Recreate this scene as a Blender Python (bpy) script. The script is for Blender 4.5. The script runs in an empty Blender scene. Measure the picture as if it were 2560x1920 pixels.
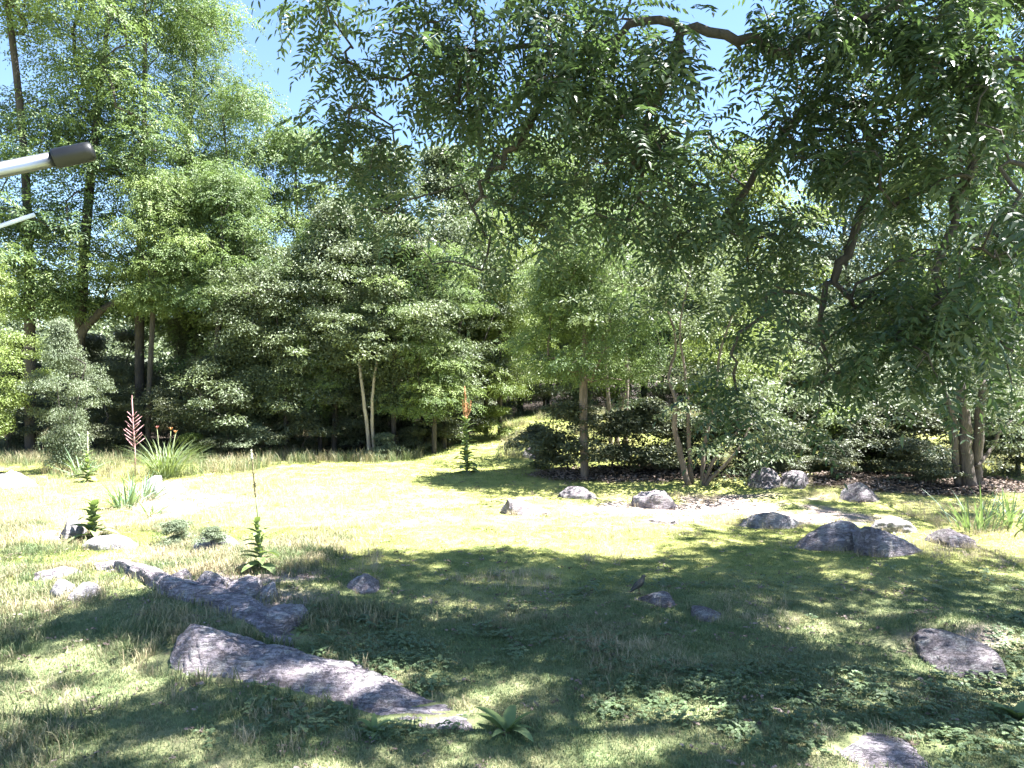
import bpy, bmesh, math, random
import numpy as np
from mathutils import Vector, Matrix

# ------------------------------------------------------------------ camera, sky, sun, exposure
sc = bpy.context.scene
col = sc.collection
CAM_H = 2.75
F = 1828.0                                  # focal length in photo pixels (2560 wide)
cd = bpy.data.cameras.new('camera'); cam = bpy.data.objects.new('camera', cd); col.objects.link(cam)
cam.location = (0, 0, CAM_H); cam.rotation_euler = (math.radians(90 - 0.31), 0, 0)
cd.sensor_width = 36; cd.lens = 36 * F / 2560; cd.clip_start = 0.05; cd.clip_end = 1500
sc.camera = cam

SUN_EL = math.radians(63); SUN_AZ = math.radians(92)     # azimuth clockwise from +Y (view direction)
w = bpy.data.worlds.new('World'); sc.world = w; w.use_nodes = True
nt = w.node_tree
sky = nt.nodes.new('ShaderNodeTexSky'); sky.sky_type = 'NISHITA'; sky.sun_disc = False
sky.sun_elevation = SUN_EL; sky.sun_rotation = SUN_AZ
sky.air_density = 1.0; sky.dust_density = 0.0; sky.ozone_density = 3.5
nt.links.new(sky.outputs[0], nt.nodes['Background'].inputs[0]); nt.nodes['Background'].inputs[1].default_value = 0.047
sl = bpy.data.lights.new('sun', 'SUN'); sl.energy = 5.0; sl.angle = math.radians(0.53); sl.color = (1, 0.985, 0.95)
so = bpy.data.objects.new('sun', sl); col.objects.link(so)
sd = Vector((math.sin(SUN_AZ) * math.cos(SUN_EL), math.cos(SUN_AZ) * math.cos(SUN_EL), math.sin(SUN_EL)))
so.rotation_euler = sd.to_track_quat('Z', 'Y').to_euler(); so.location = (20, 0, 40)
vs = sc.view_settings
vs.view_transform = 'Standard'; vs.look = 'None'; vs.gamma = 1; vs.use_curve_mapping = False
vs.exposure = 3.02
cy = sc.cycles
cy.max_bounces = 7; cy.diffuse_bounces = 4; cy.glossy_bounces = 2; cy.transmission_bounces = 5
cy.use_denoising = True

rng = np.random.default_rng(7)
random.seed(7)

# ------------------------------------------------------------------ helpers
def sstep(a, b, x):
    t = np.clip((x - a) / (b - a), 0, 1); return t * t * (3 - 2 * t)

def _hash(ix, iy, iz=0):
    n = np.sin(ix * 127.1 + iy * 311.7 + iz * 74.7) * 43758.5453
    return n - np.floor(n)

def noise2(x, y):
    ix, iy = np.floor(x), np.floor(y); fx, fy = x - ix, y - iy
    fx = fx * fx * (3 - 2 * fx); fy = fy * fy * (3 - 2 * fy)
    a, b = _hash(ix, iy), _hash(ix + 1, iy); c, d = _hash(ix, iy + 1), _hash(ix + 1, iy + 1)
    return (a + (b - a) * fx) * (1 - fy) + (c + (d - c) * fx) * fy

def noise3(p):
    i = np.floor(p); f = p - i; f = f * f * (3 - 2 * f); r = 0
    for dx in (0, 1):
        for dy in (0, 1):
            for dz in (0, 1):
                wgt = (f[:, 0] if dx else 1 - f[:, 0]) * (f[:, 1] if dy else 1 - f[:, 1]) * (f[:, 2] if dz else 1 - f[:, 2])
                r = r + wgt * _hash(i[:, 0] + dx, i[:, 1] + dy, i[:, 2] + dz)
    return r

def fbm3(p, o=4):
    r = 0; a = 0.5
    for k in range(o): r = r + a * (noise3(p * 2 ** k + 13.7 * k) - 0.5); a *= 0.5
    return r

def bump(x, y, cx, cy_, rx, ry): return np.exp(-((x - cx) / rx) ** 2 - ((y - cy_) / ry) ** 2)

def terrain(x, y):
    x = np.asarray(x, float); y = np.asarray(y, float)
    z = 0.9 * sstep(21, 37, y) * sstep(-4, 3, x) + 0.15 * sstep(24, 34, y)
    z = z + 0.22 * bump(x, y, -3.2, 9.2, 2.2, 2.6) + 0.12 * bump(x, y, -8.5, 19, 4, 4)
    z = z + 0.30 * bump(x, y, 3.6, 20.5, 4.2, 2.2) + 0.28 * bump(x, y, 9.5, 18.5, 4.5, 2.4)
    z = z + 0.22 * bump(x, y, 4.6, 7.8, 0.9, 0.6) + 0.12 * bump(x, y, 1.9, 9.1, 1.2, 0.7)
    z = z + 0.09 * (noise2(x * 0.5 + 5, y * 0.5) - 0.5) + 0.05 * (noise2(x * 1.6, y * 1.6 + 9) - 0.5)
    return z

def tz(x, y): return float(terrain(x, y))

def at(u, v, Y):                                    # a surveyed direction at a known distance
    return np.array([(u - 1280) / F * Y, Y, CAM_H + (950 - v) / F * Y])

_ys = np.concatenate([np.arange(3, 30, 0.02), np.arange(30, 90, 0.1)])
def spot(u, v):                                     # where a surveyed direction meets the ground
    xs = (u - 1280) / F * _ys; zs = CAM_H + (950 - v) / F * _ys
    k = int(np.argmax(zs <= terrain(xs, _ys)))
    return float(xs[k]), float(_ys[k]), tz(xs[k], _ys[k])

def link(name, me, parent=None, mat=None):
    o = bpy.data.objects.new(name, me); col.objects.link(o)
    if parent: o.parent = parent
    if mat is not None and me is not None and not me.materials: me.materials.append(mat)
    return o

def tag(o, label, cat, group=None, kind=None):
    if label: o['label'] = label
    if cat: o['category'] = cat
    if group: o['group'] = group
    if kind: o['kind'] = kind
    return o

def empty(name, loc, rz=0, s=1):
    o = bpy.data.objects.new(name, None); col.objects.link(o); o.location = loc; o.rotation_euler = (0, 0, rz)
    o.scale = (s, s, s); o.empty_display_size = 0.2
    return o

def mesh_np(name, V, faces, tint=None, smooth=False):
    """faces: (n,k) int array"""
    me = bpy.data.meshes.new(name); V = np.asarray(V, np.float32); faces = np.asarray(faces, np.int32)
    n, k = faces.shape
    me.vertices.add(len(V)); me.vertices.foreach_set('co', V.ravel())
    me.loops.add(n * k); me.loops.foreach_set('vertex_index', faces.ravel())
    me.polygons.add(n); me.polygons.foreach_set('loop_start', np.arange(n, dtype=np.int32) * k)
    me.polygons.foreach_set('loop_total', np.full(n, k, np.int32))
    me.polygons.foreach_set('use_smooth', np.full(n, smooth, bool))
    if tint is not None:
        a = me.attributes.new('tint', 'FLOAT', 'POINT'); a.data.foreach_set('value', np.asarray(tint, np.float32))
    me.update(calc_edges=True)
    return me

def unit(a): return a / np.maximum(np.linalg.norm(a, axis=-1, keepdims=True), 1e-9)

def leaf_geo(P, D, N, L, W, r, hexa=False):
    """leaf blades: base P, direction D, face normal N, length L, width W"""
    D = unit(D); S = unit(np.cross(D, N)); N = unit(np.cross(S, D)); n = len(P)
    L = np.broadcast_to(L, (n,))[:, None]; W = np.broadcast_to(W, (n,))[:, None]
    if hexa:
        pts = [P, P + D * L * .28 + S * W * .5 + N * W * .14, P + D * L * .66 + S * W * .4 + N * W * .06, P + D * L - N * L * .1,
               P + D * L * .66 - S * W * .4 + N * W * .06, P + D * L * .28 - S * W * .5 + N * W * .14]
    else:
        pts = [P, P + D * L * .45 + S * W * .5 + N * W * .1, P + D * L - N * L * .1, P + D * L * .45 - S * W * .5 + N * W * .1]
    k = len(pts)
    V = np.stack(pts, 1).reshape(-1, 3); Fc = np.arange(n * k).reshape(n, k)
    return V, Fc, np.repeat(r, k)

def fronds(P, D, N, L, pairs, lw, ll, r, hexa=False, droop=0.35, ang=1.1):
    """pinnate leaves: leaflets in pairs along a drooping rachis"""
    D = unit(D); S = unit(np.cross(D, N)); N = unit(np.cross(S, D))
    Vs, Fs, Ts, off = [], [], [], 0
    n = len(P); L = np.broadcast_to(L, (n,))
    rr = np.random.default_rng(3)
    for i in range(pairs + 1):
        t = (i + 0.7) / (pairs + 0.7)
        c = P + D * (L * t)[:, None] - np.array([0, 0, 1.]) * (droop * L * t * t)[:, None]
        tang = unit(D - np.array([0, 0, 1.]) * (2 * droop * t))
        for s in ((-1, 1) if i < pairs else (0,)):
            dd = tang * math.cos(ang) + S * s * math.sin(ang) if s else tang
            dd = dd + rr.normal(0, .12, (n, 3)) + np.array([0, 0, -.12])
            nn = N + rr.normal(0, .28, (n, 3))
            size = math.sin(math.pi * (0.22 + 0.62 * t)) if s else .8
            v, f, tt = leaf_geo(c, dd, nn, ll * size * rr.uniform(.85, 1.15, n), lw * size, r, hexa)
            Vs.append(v); Fs.append(f + off); Ts.append(tt); off += len(v)
    return np.concatenate(Vs), np.concatenate(Fs), np.concatenate(Ts)

def cat_geo(gs):
    Vs, Fs, Ts, off = [], [], [], 0
    for v, f, t in gs:
        Vs.append(v); Fs.append(f + off); Ts.append(t); off += len(v)
    return np.concatenate(Vs), np.concatenate(Fs), np.concatenate(Ts)

def tube(points, radii, sides=7, cap=True, wob=0.0):
    """quads of a tapered tube; returns V, F"""
    P = np.asarray(points, float); n = len(P); R = np.broadcast_to(radii, (n,)).astype(float)
    T = unit(np.gradient(P, axis=0)); ref = np.array([0.31, 0.77, 0.2]); 
    A = unit(np.cross(T, np.where(np.abs(T @ unit(ref))[:, None] > .95, [[1., 0, 0]], [ref]))); B = np.cross(T, A)
    an = np.linspace(0, 2 * math.pi, sides, endpoint=False)
    rad = R[:, None] * (1 + (wob * np.sin(an[None] * 3 + np.arange(n)[:, None] * .7) if wob else 0) * np.ones((n, sides)))
    V = P[:, None] + A[:, None] * (np.cos(an)[None] * rad)[..., None] + B[:, None] * (np.sin(an)[None] * rad)[..., None]
    V = V.reshape(-1, 3); i = np.arange(n - 1)[:, None] * sides; j = np.arange(sides)[None]; j2 = (j + 1) % sides
    Fq = np.stack([i + j, i + j2, i + sides + j2, i + sides + j], -1).reshape(-1, 4)
    if cap:
        V = np.vstack([V, P[0], P[-1]]); a, b = len(V) - 2, len(V) - 1; jj = np.arange(sides); k = (jj + 1) % sides
        Fq = np.vstack([Fq, np.stack([np.full(sides, a), k, jj, np.full(sides, a)], 1)[:, [0, 1, 2, 2]],
                        np.stack([np.full(sides, b), (n - 1) * sides + jj, (n - 1) * sides + k, np.full(sides, b)], 1)[:, [0, 1, 2, 2]]])
    return V, Fq

def tubes_mesh(name, lst, smooth=True):
    Vs, Q, T3, off = [], [], [], 0
    for pts, rad, sides in lst:
        v, f = tube(pts, rad, sides, cap=False); Vs.append(v); Q.append(f + off); off += len(v)
    return mesh_np(name, np.concatenate(Vs), np.concatenate(Q), smooth=smooth)

def tube_mesh(name, pts, rad, sides=8, wob=0.0):
    v, f = tube(pts, rad, sides, cap=False, wob=wob); n = len(pts)
    me = bpy.data.meshes.new(name)
    faces = [tuple(q) for q in f] + [tuple(range(sides))[::-1], tuple((n - 1) * sides + j for j in range(sides))]
    me.from_pydata([tuple(p) for p in v], [], faces); me.polygons.foreach_set('use_smooth', [True] * (len(faces) - 2) + [False] * 2)
    return me

def smooth_path(pts, n):
    """Catmull-Rom through points"""
    P = np.asarray(pts, float); P = np.vstack([2 * P[0] - P[1], P, 2 * P[-1] - P[-2]]); out = []
    m = len(P) - 3
    for t in np.linspace(0, m - 1e-6, n):
        i = int(t); f = t - i; p0, p1, p2, p3 = P[i:i + 4]
        out.append(.5 * (2 * p1 + (p2 - p0) * f + (2 * p0 - 5 * p1 + 4 * p2 - p3) * f * f + (3 * p1 - p0 - 3 * p2 + p3) * f ** 3))
    return np.array(out)

class Skel:
    """branch skeleton: anchors are joined one by one to the nearest wood"""
    def __init__(s): s.p = np.zeros((0, 3)); s.par = []; s.tip = []
    def chain(s, pts, parent=None):
        ids = []
        if parent is None: parent = -1 if len(s.p) == 0 else int(np.argmin(np.linalg.norm(s.p - pts[0], axis=1)))
        for q in pts:
            s.p = np.vstack([s.p, q]); s.par.append(parent); s.tip.append(0); parent = len(s.par) - 1; ids.append(parent)
        return ids
    def attach(s, a, step, up=0.5, wob=.06, r=None):
        d = s.p - a; c = np.linalg.norm(d, axis=1) + up * np.maximum(0, d[:, 2] + .35 * np.hypot(d[:, 0], d[:, 1]))
        k = int(np.argmin(c)); b = s.p[k]; L = np.linalg.norm(a - b); m = max(2, int(L / step) + 1)
        t = np.linspace(0, 1, m + 1)[1:, None]; pts = b + (a - b) * t
        pts[:, 2] += np.sin(t[:, 0] * math.pi) * L * .10 * (1 if up > 0 else -1)
        pts[:-1] += r.normal(0, wob * L / m + .01, (m - 1, 3))
        s.chain(pts, k); s.tip[-1] = 1
    def solve(s, R, rmin, power=.5):
        n = len(s.par); c = np.array(s.tip, float)
        for i in range(n - 1, -1, -1):
            if c[i] == 0: c[i] = .5
            if s.par[i] >= 0: c[s.par[i]] += c[i]
        s.r = np.maximum(rmin, R * (c / c[0]) ** power); s.c = c
    def chains(s, rcut=0):
        n = len(s.par); ch = [[] for _ in range(n)]
        for i in range(n):
            if s.par[i] >= 0: ch[s.par[i]].append(i)
        main = [max(k, key=lambda j: s.c[j]) if k else -1 for k in ch]; out = []
        for i in range(n):
            p = s.par[i]
            if p >= 0 and main[p] == i: continue
            pts = [s.p[p]] if p >= 0 else []; rad = [s.r[i]] if p >= 0 else []; j = i
            while j >= 0: pts.append(s.p[j]); rad.append(s.r[j]); j = main[j]
            if max(rad) > rcut and len(pts) > 1: out.append((np.array(pts), np.array(rad)))
        return out

# ------------------------------------------------------------------ materials
def M(name): 
    m = bpy.data.materials.new(name); m.use_nodes = True; return m, m.node_tree, m.node_tree.nodes['Principled BSDF']
def N_(t, typ, **kw):
    n = t.nodes.new(typ)
    for k, v in kw.items(): setattr(n, k, v)
    return n
def ramp(t, src, stops, interp='LINEAR'):
    r = t.nodes.new('ShaderNodeValToRGB'); r.color_ramp.interpolation = interp; e = r.color_ramp.elements
    while len(e) < len(stops): e.new(.5)
    for el, (p, c) in zip(e, stops): el.position = p; el.color = (*c, 1)
    t.links.new(src, r.inputs[0]); return r.outputs[0]
def noise_(t, vec, scale, detail=4, rough=.55, dist=0):
    n = t.nodes.new('ShaderNodeTexNoise'); n.inputs['Scale'].default_value = scale; n.inputs['Detail'].default_value = detail
    n.inputs['Roughness'].default_value = rough; n.inputs['Distortion'].default_value = dist
    if vec is not None: t.links.new(vec, n.inputs['Vector'])
    return n.outputs['Fac']
def mix_(t, f, a, b, typ='MIX'):
    m = t.nodes.new('ShaderNodeMix'); m.data_type = 'RGBA'; m.blend_type = typ
    for s, v in ((m.inputs[0], f), (m.inputs[6], a), (m.inputs[7], b)):
        if isinstance(v, (int, float)): s.default_value = v
        elif isinstance(v, tuple): s.default_value = (*v, 1)
        else: t.links.new(v, s)
    return m.outputs[2]
def math_(t, op, a, b=0.0, clamp=False):
    m = t.nodes.new('ShaderNodeMath'); m.operation = op; m.use_clamp = clamp
    for s, v in zip(m.inputs, (a, b)):
        if isinstance(v, (int, float)): s.default_value = v
        else: t.links.new(v, s)
    return m.outputs[0]
def bump_(t, p, h, strength, dist=.02):
    b = t.nodes.new('ShaderNodeBump'); b.inputs['Strength'].default_value = strength; b.inputs['Distance'].default_value = dist
    t.links.new(h, b.inputs['Height']); t.links.new(b.outputs[0], p.inputs['Normal'])

def leaf_mat(name, c0, c1, c2, trans=.35, rough=.45, tcol=(.30, .42, .06), spec=.4, obj=.35):
    """leaf colour runs over three tones by leaf and by plant; part of the light passes through"""
    m, t, p = M(name)
    a = N_(t, 'ShaderNodeAttribute', attribute_name='tint').outputs['Fac']; o = N_(t, 'ShaderNodeObjectInfo').outputs['Random']
    f = math_(t, 'ADD', math_(t, 'MULTIPLY', a, 1 - obj), math_(t, 'MULTIPLY', o, obj))
    c = ramp(t, f, [(0.08, c0), (.5, c1), (.95, c2)])
    t.links.new(c, p.inputs['Base Color']); p.inputs['Roughness'].default_value = rough; p.inputs['Specular IOR Level'].default_value = spec
    tr = N_(t, 'ShaderNodeBsdfTranslucent'); mx = N_(t, 'ShaderNodeMixShader'); mx.inputs[0].default_value = trans
    t.links.new(mix_(t, .6, c, tcol), tr.inputs['Color'])
    t.links.new(p.outputs[0], mx.inputs[1]); t.links.new(tr.outputs[0], mx.inputs[2])
    t.links.new(mx.outputs[0], t.nodes['Material Output'].inputs[0])
    return m

def bark_mat(name, c0, c1, scale=6):
    m, t, p = M(name); tc = N_(t, 'ShaderNodeTexCoord').outputs['Object']
    mp = N_(t, 'ShaderNodeMapping'); mp.inputs['Scale'].default_value = (scale * 2, scale * 2, scale * .35); t.links.new(tc, mp.inputs[0])
    f = noise_(t, mp.outputs[0], 1.2, 6, .65, .5)
    t.links.new(ramp(t, f, [(.3, c0), (.7, c1)]), p.inputs['Base Color']); p.inputs['Roughness'].default_value = .9
    bump_(t, p, f, .9, .04); return m

def plain(name, c, rough=.6, var=.25, metal=0, scale=30):
    m, t, p = M(name); tc = N_(t, 'ShaderNodeTexCoord').outputs['Object']
    f = noise_(t, tc, scale, 4)
    t.links.new(ramp(t, f, [(.3, tuple(x * (1 - var) for x in c)), (.7, tuple(min(1, x * (1 + var)) for x in c))]), p.inputs['Base Color'])
    p.inputs['Roughness'].default_value = rough; p.inputs['Metallic'].default_value = metal; return m

def dryness(t):
    """where the turf is straw and where it is green: patches on the ground, straw over the open lawn"""
    g = N_(t, 'ShaderNodeNewGeometry').outputs['Position']
    mp = N_(t, 'ShaderNodeMapping'); mp.inputs['Scale'].default_value = (1, 1, 0); t.links.new(g, mp.inputs[0])
    a = noise_(t, mp.outputs[0], .75, 3, .6); b = noise_(t, mp.outputs[0], 2.6, 3, .6)
    return math_(t, 'ADD', math_(t, 'MULTIPLY', a, .65), math_(t, 'MULTIPLY', b, .35)), mp.outputs[0]

def grass_mat(name, green0, green1, straw, lo, hi, trans=.3):
    m, t, p = M(name); d, pos = dryness(t)
    a = N_(t, 'ShaderNodeAttribute', attribute_name='tint').outputs['Fac']
    g = mix_(t, a, green0, green1)
    f = ramp(t, math_(t, 'ADD', d, math_(t, 'MULTIPLY', math_(t, 'SUBTRACT', a, .5), .22)), [(lo, (0, 0, 0)), (hi, (1, 1, 1))])
    c = mix_(t, f, g, straw); t.links.new(c, p.inputs['Base Color']); p.inputs['Roughness'].default_value = .55
    p.inputs['Specular IOR Level'].default_value = .3
    tr = N_(t, 'ShaderNodeBsdfTranslucent'); mx = N_(t, 'ShaderNodeMixShader'); mx.inputs[0].default_value = trans
    t.links.new(c, tr.inputs['Color']); t.links.new(p.outputs[0], mx.inputs[1]); t.links.new(tr.outputs[0], mx.inputs[2])
    t.links.new(mx.outputs[0], t.nodes['Material Output'].inputs[0]); return m

def ground_mat():
    m, t, p = M('turf soil'); d, pos = dryness(t)
    fine = noise_(t, pos, 38, 5, .7); mid = noise_(t, pos, 7, 4, .6)
    lawn = ramp(t, math_(t, 'ADD', math_(t, 'MULTIPLY', d, .7), math_(t, 'MULTIPLY', fine, .3)),
                [(.32, (.13, .165, .055)), (.48, (.25, .265, .085)), (.62, (.40, .385, .14))])
    thin = ramp(t, math_(t, 'ADD', math_(t, 'MULTIPLY', d, .65), math_(t, 'MULTIPLY', fine, .35)),
                [(.36, (.10, .135, .06)), (.52, (.19, .205, .10)), (.68, (.33, .295, .18))])
    sep = N_(t, 'ShaderNodeSeparateXYZ'); t.links.new(pos, sep.inputs[0])
    away = math_(t, 'ADD', math_(t, 'MULTIPLY', sep.outputs['Y'], .1), math_(t, 'MULTIPLY', d, .8))
    lawn = mix_(t, ramp(t, math_(t, 'MULTIPLY', away, .5), [(.62, (0, 0, 0)), (.80, (1, 1, 1))]), thin, lawn)      # greyer, browner turf colour near the camera, yellower lawn colour beyond
    soil = ramp(t, fine, [(.3, (.09, .065, .045)), (.7, (.2, .15, .11))])
    c = mix_(t, ramp(t, mid, [(.58, (0, 0, 0)), (.72, (1, 1, 1))]), lawn, soil)
    ba = N_(t, 'ShaderNodeAttribute', attribute_name='bare').outputs['Fac']
    c = mix_(t, ba, c, ramp(t, math_(t, 'ADD', math_(t, 'MULTIPLY', fine, .6), math_(t, 'MULTIPLY', mid, .4)), [(.36, (.15, .115, .10)), (.5, (.27, .215, .19)), (.62, (.40, .335, .31))]))
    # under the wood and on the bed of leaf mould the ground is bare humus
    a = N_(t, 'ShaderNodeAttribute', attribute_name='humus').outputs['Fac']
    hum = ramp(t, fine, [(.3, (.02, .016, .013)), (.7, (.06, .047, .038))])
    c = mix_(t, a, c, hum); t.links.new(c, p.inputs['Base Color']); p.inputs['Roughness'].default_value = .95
    p.inputs['Specular IOR Level'].default_value = .1
    bump_(t, p, math_(t, 'ADD', fine, mid), .8, .03); return m

def rock_mat(name, c0, c1, c2, scale=1.0):
    m, t, p = M(name); tc = N_(t, 'ShaderNodeNewGeometry').outputs['Position']
    mp = N_(t, 'ShaderNodeMapping'); mp.inputs['Scale'].default_value = (1.1, 2.6, 6.5); mp.inputs['Rotation'].default_value = (.35, .12, .55); t.links.new(tc, mp.inputs[0])
    s = noise_(t, mp.outputs[0], 1.6, 8, .7, .6); f = noise_(t, tc, 55, 6, .75); l = noise_(t, tc, 6, 5, .65); g = noise_(t, mp.outputs[0], 9, 6, .7, .3)
    c = ramp(t, s, [(.30, c0), (.47, c1), (.7, c2)])
    c = mix_(t, ramp(t, f, [(.35, (.4, .4, .4)), (.55, (0, 0, 0))]), c, tuple(x * .6 for x in c0))
    c = mix_(t, math_(t, 'MULTIPLY', ramp(t, l, [(.52, (0, 0, 0)), (.6, (1, 1, 1))]), .5), c, (.50, .49, .47))
    c = mix_(t, math_(t, 'MULTIPLY', ramp(t, l, [(.36, (1, 1, 1)), (.42, (0, 0, 0))]), .3), c, (.2, .165, .14))
    crack = ramp(t, g, [(.40, (0, 0, 0)), (.445, (1, 1, 1)), (.46, (1, 1, 1)), (.5, (0, 0, 0))])
    c = mix_(t, math_(t, 'MULTIPLY', crack, .45), c, (.07, .06, .065))
    t.links.new(c, p.inputs['Base Color']); p.inputs['Roughness'].default_value = .88; p.inputs['Specular IOR Level'].default_value = .2
    h = math_(t, 'ADD', math_(t, 'MULTIPLY', s, 1.2), math_(t, 'ADD', math_(t, 'MULTIPLY', f, .35), math_(t, 'SUBTRACT', g, math_(t, 'MULTIPLY', crack, .5))))
    bump_(t, p, h, 1.0, .06); return m

MAT = dict(
    ground=ground_mat(),
    lawn=grass_mat('lawn blades', (.125, .175, .06), (.22, .265, .08), (.40, .40, .14), .42, .60),
    turf=grass_mat('near turf blades', (.105, .155, .07), (.18, .23, .095), (.36, .335, .19), .46, .68),
    meadow=grass_mat('meadow blades', (.085, .125, .055), (.15, .20, .085), (.36, .30, .19), .42, .60),
    straw=grass_mat('straw blades', (.24, .215, .12), (.38, .32, .19), (.48, .40, .28), .3, .6),
    clover=leaf_mat('clover leaf', (.065, .10, .045), (.09, .13, .06), (.12, .165, .075), .2, .5),
    locust=leaf_mat('locust leaf', (.07, .112, .05), (.12, .172, .062), (.21, .26, .085), .30, .55, (.23, .34, .08)),
    broad=leaf_mat('broad leaf', (.07, .09, .052), (.12, .15, .08), (.19, .22, .115), .24, .5, (.24, .31, .11), spec=.4),
    olive=leaf_mat('silvery leaf', (.10, .13, .075), (.15, .18, .11), (.20, .23, .155), .2, .5, (.26, .32, .13), spec=.4),
    bright=leaf_mat('bright green leaf', (.11, .155, .045), (.15, .195, .055), (.19, .235, .075), .3, .45, (.26, .34, .07)),
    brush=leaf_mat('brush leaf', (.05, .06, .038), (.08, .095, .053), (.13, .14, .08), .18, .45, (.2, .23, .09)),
    walnut=leaf_mat('walnut leaf', (.026, .046, .027), (.038, .062, .033), (.062, .093, .044), .26, .45, (.20, .33, .08), spec=.45, obj=.15),
    dryleaf=leaf_mat('dry leaf', (.075, .055, .045), (.16, .12, .10), (.30, .24, .21), .1, .8, (.3, .2, .1), spec=.2),
    bark=bark_mat('dark bark', (.03, .026, .024), (.09, .075, .066)),
    cedar=bark_mat('shaggy cedar bark', (.04, .033, .03), (.17, .135, .12), 9),
    pale=bark_mat('pale bark', (.2, .165, .13), (.42, .36, .3), 4),
    tanbark=bark_mat('tan bark', (.075, .058, .048), (.20, .155, .125), 5),
    rock=rock_mat('lilac grey rock', (.22, .185, .20), (.37, .32, .35), (.52, .47, .50)),
    paler=rock_mat('pale rock', (.26, .235, .25), (.46, .43, .46), (.6, .57, .6)),
    darkr=rock_mat('dark rock', (.13, .112, .122), (.23, .20, .22), (.36, .325, .345)),  # darker rock copy; on the bed boulders it puts shade into the colour
    mleaf=leaf_mat('mullein leaf', (.13, .17, .07), (.17, .22, .09), (.22, .27, .13), .2, .8, spec=.1),
    sword=leaf_mat('sword leaf', (.09, .15, .08), (.13, .2, .12), (.2, .27, .19), .2, .45),
    lily=leaf_mat('day lily leaf', (.09, .125, .06), (.13, .17, .085), (.2, .225, .12), .25, .5),
)

# ------------------------------------------------------------------ ground
def warp(lo, hi, n, c, k):
    a = np.arcsinh((lo - c) / k); b = np.arcsinh((hi - c) / k); return c + k * np.sinh(np.linspace(a, b, n))
gx = warp(-400, 400, 300, 0, 8); gy = warp(-60, 600, 320, 11, 8)
X, Y = np.meshgrid(gx, gy); Z = terrain(X, Y)
V = np.stack([X, Y, Z], -1).reshape(-1, 3); nx = len(gx)
I = (np.arange(len(gy) - 1)[:, None] * nx + np.arange(nx - 1)[None]).reshape(-1)
me = mesh_np('ground', V, np.stack([I, I + 1, I + nx + 1, I + nx], 1), smooth=True)
def far_edge(x):                                        # where the mown lawn stops and the wood begins
    return 24.3 + .5 * np.sin(x * .9) + 15 * sstep(-4.5, 0.5, x)
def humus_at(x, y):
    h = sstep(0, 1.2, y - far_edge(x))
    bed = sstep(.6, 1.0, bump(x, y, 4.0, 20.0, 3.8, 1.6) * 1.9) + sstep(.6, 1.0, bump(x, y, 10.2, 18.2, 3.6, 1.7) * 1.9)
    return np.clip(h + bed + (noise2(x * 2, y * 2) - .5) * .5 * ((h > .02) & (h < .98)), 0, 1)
def bare_at(x, y):
    b = bump(x, y, -7.4, 15.6, 1.3, 1.5) + bump(x, y, -4.7, 11.2, 1.2, .8) + bump(x, y, -3.3, 9.6, 1.0, .7) + bump(x, y, -7.8, 12.6, 1.0, .5) + bump(x, y, 4.6, 16.0, 2.6, .9) + bump(x, y, 6.2, 14.4, 1.6, .8) + bump(x, y, -2.6, 8.4, .8, .5) + bump(x, y, 4.7, 7.4, .6, .35) + .8 * bump(x, y, 2.2, 15.4, 1.6, .6)
    return sstep(.35, .75, b + 1.0 * (noise2(x * 2.2 + 3, y * 2.2) - .5))
a = me.attributes.new('bare', 'FLOAT', 'POINT'); a.data.foreach_set('value', bare_at(V[:, 0], V[:, 1]).astype(np.float32))
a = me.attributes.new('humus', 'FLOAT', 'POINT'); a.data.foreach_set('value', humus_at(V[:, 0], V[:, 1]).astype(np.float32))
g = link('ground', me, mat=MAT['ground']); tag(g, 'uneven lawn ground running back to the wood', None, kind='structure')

# ------------------------------------------------------------------ rocks
FOOT = []                                               # footprints grass keeps off
def rock_mesh(seed, sub=4, cuts=7, rough=.2, strata=.5, taper=0.0):
    r = np.random.default_rng(seed); bm = bmesh.new(); bmesh.ops.create_icosphere(bm, subdivisions=sub, radius=1)
    P = np.array([v.co[:] for v in bm.verts]); Fc = np.array([[v.index for v in f.verts] for f in bm.faces]); bm.free()
    P = P * (1 + rough * 1.3 * fbm3(P * 1.3 + seed * 3.1, 3))[:, None]
    for k in range(cuts):
        n = r.normal(0, 1, 3); n[2] = abs(n[2]) * .9; n /= np.linalg.norm(n); d = r.uniform(.5, .8)
        P = P - np.maximum(0, P @ n - d)[:, None] * n * .93
    q = P * np.array([1.2, 3.0, 4.2]) + seed
    P = P + unit(P) * (rough * strata * fbm3(q, 4) + .10 * rough * fbm3(P * 9 + seed, 3))[:, None]
    cr = np.clip(1 - np.abs(2 * noise3(q * .9 + 5) - 1) * 7, 0, 1); cr2 = np.clip(1 - np.abs(2 * noise3(P * np.array([3.5, 1.4, 1.2]) + seed * 2) - 1) * 9, 0, 1)
    P = P - unit(P) * (.07 * cr + .06 * cr2)[:, None]
    if taper: P[:, 1:] *= (1 - taper * np.clip((P[:, :1] + 1) / 2, 0, 1))
    P[:, :2] -= (P[:, :2].max(0) + P[:, :2].min(0)) / 2; P[:, :2] /= np.abs(P[:, :2]).max(0); P[:, 2] /= P[:, 2].max()
    me = mesh_np('rock', P, Fc, smooth=True)
    return me

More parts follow.
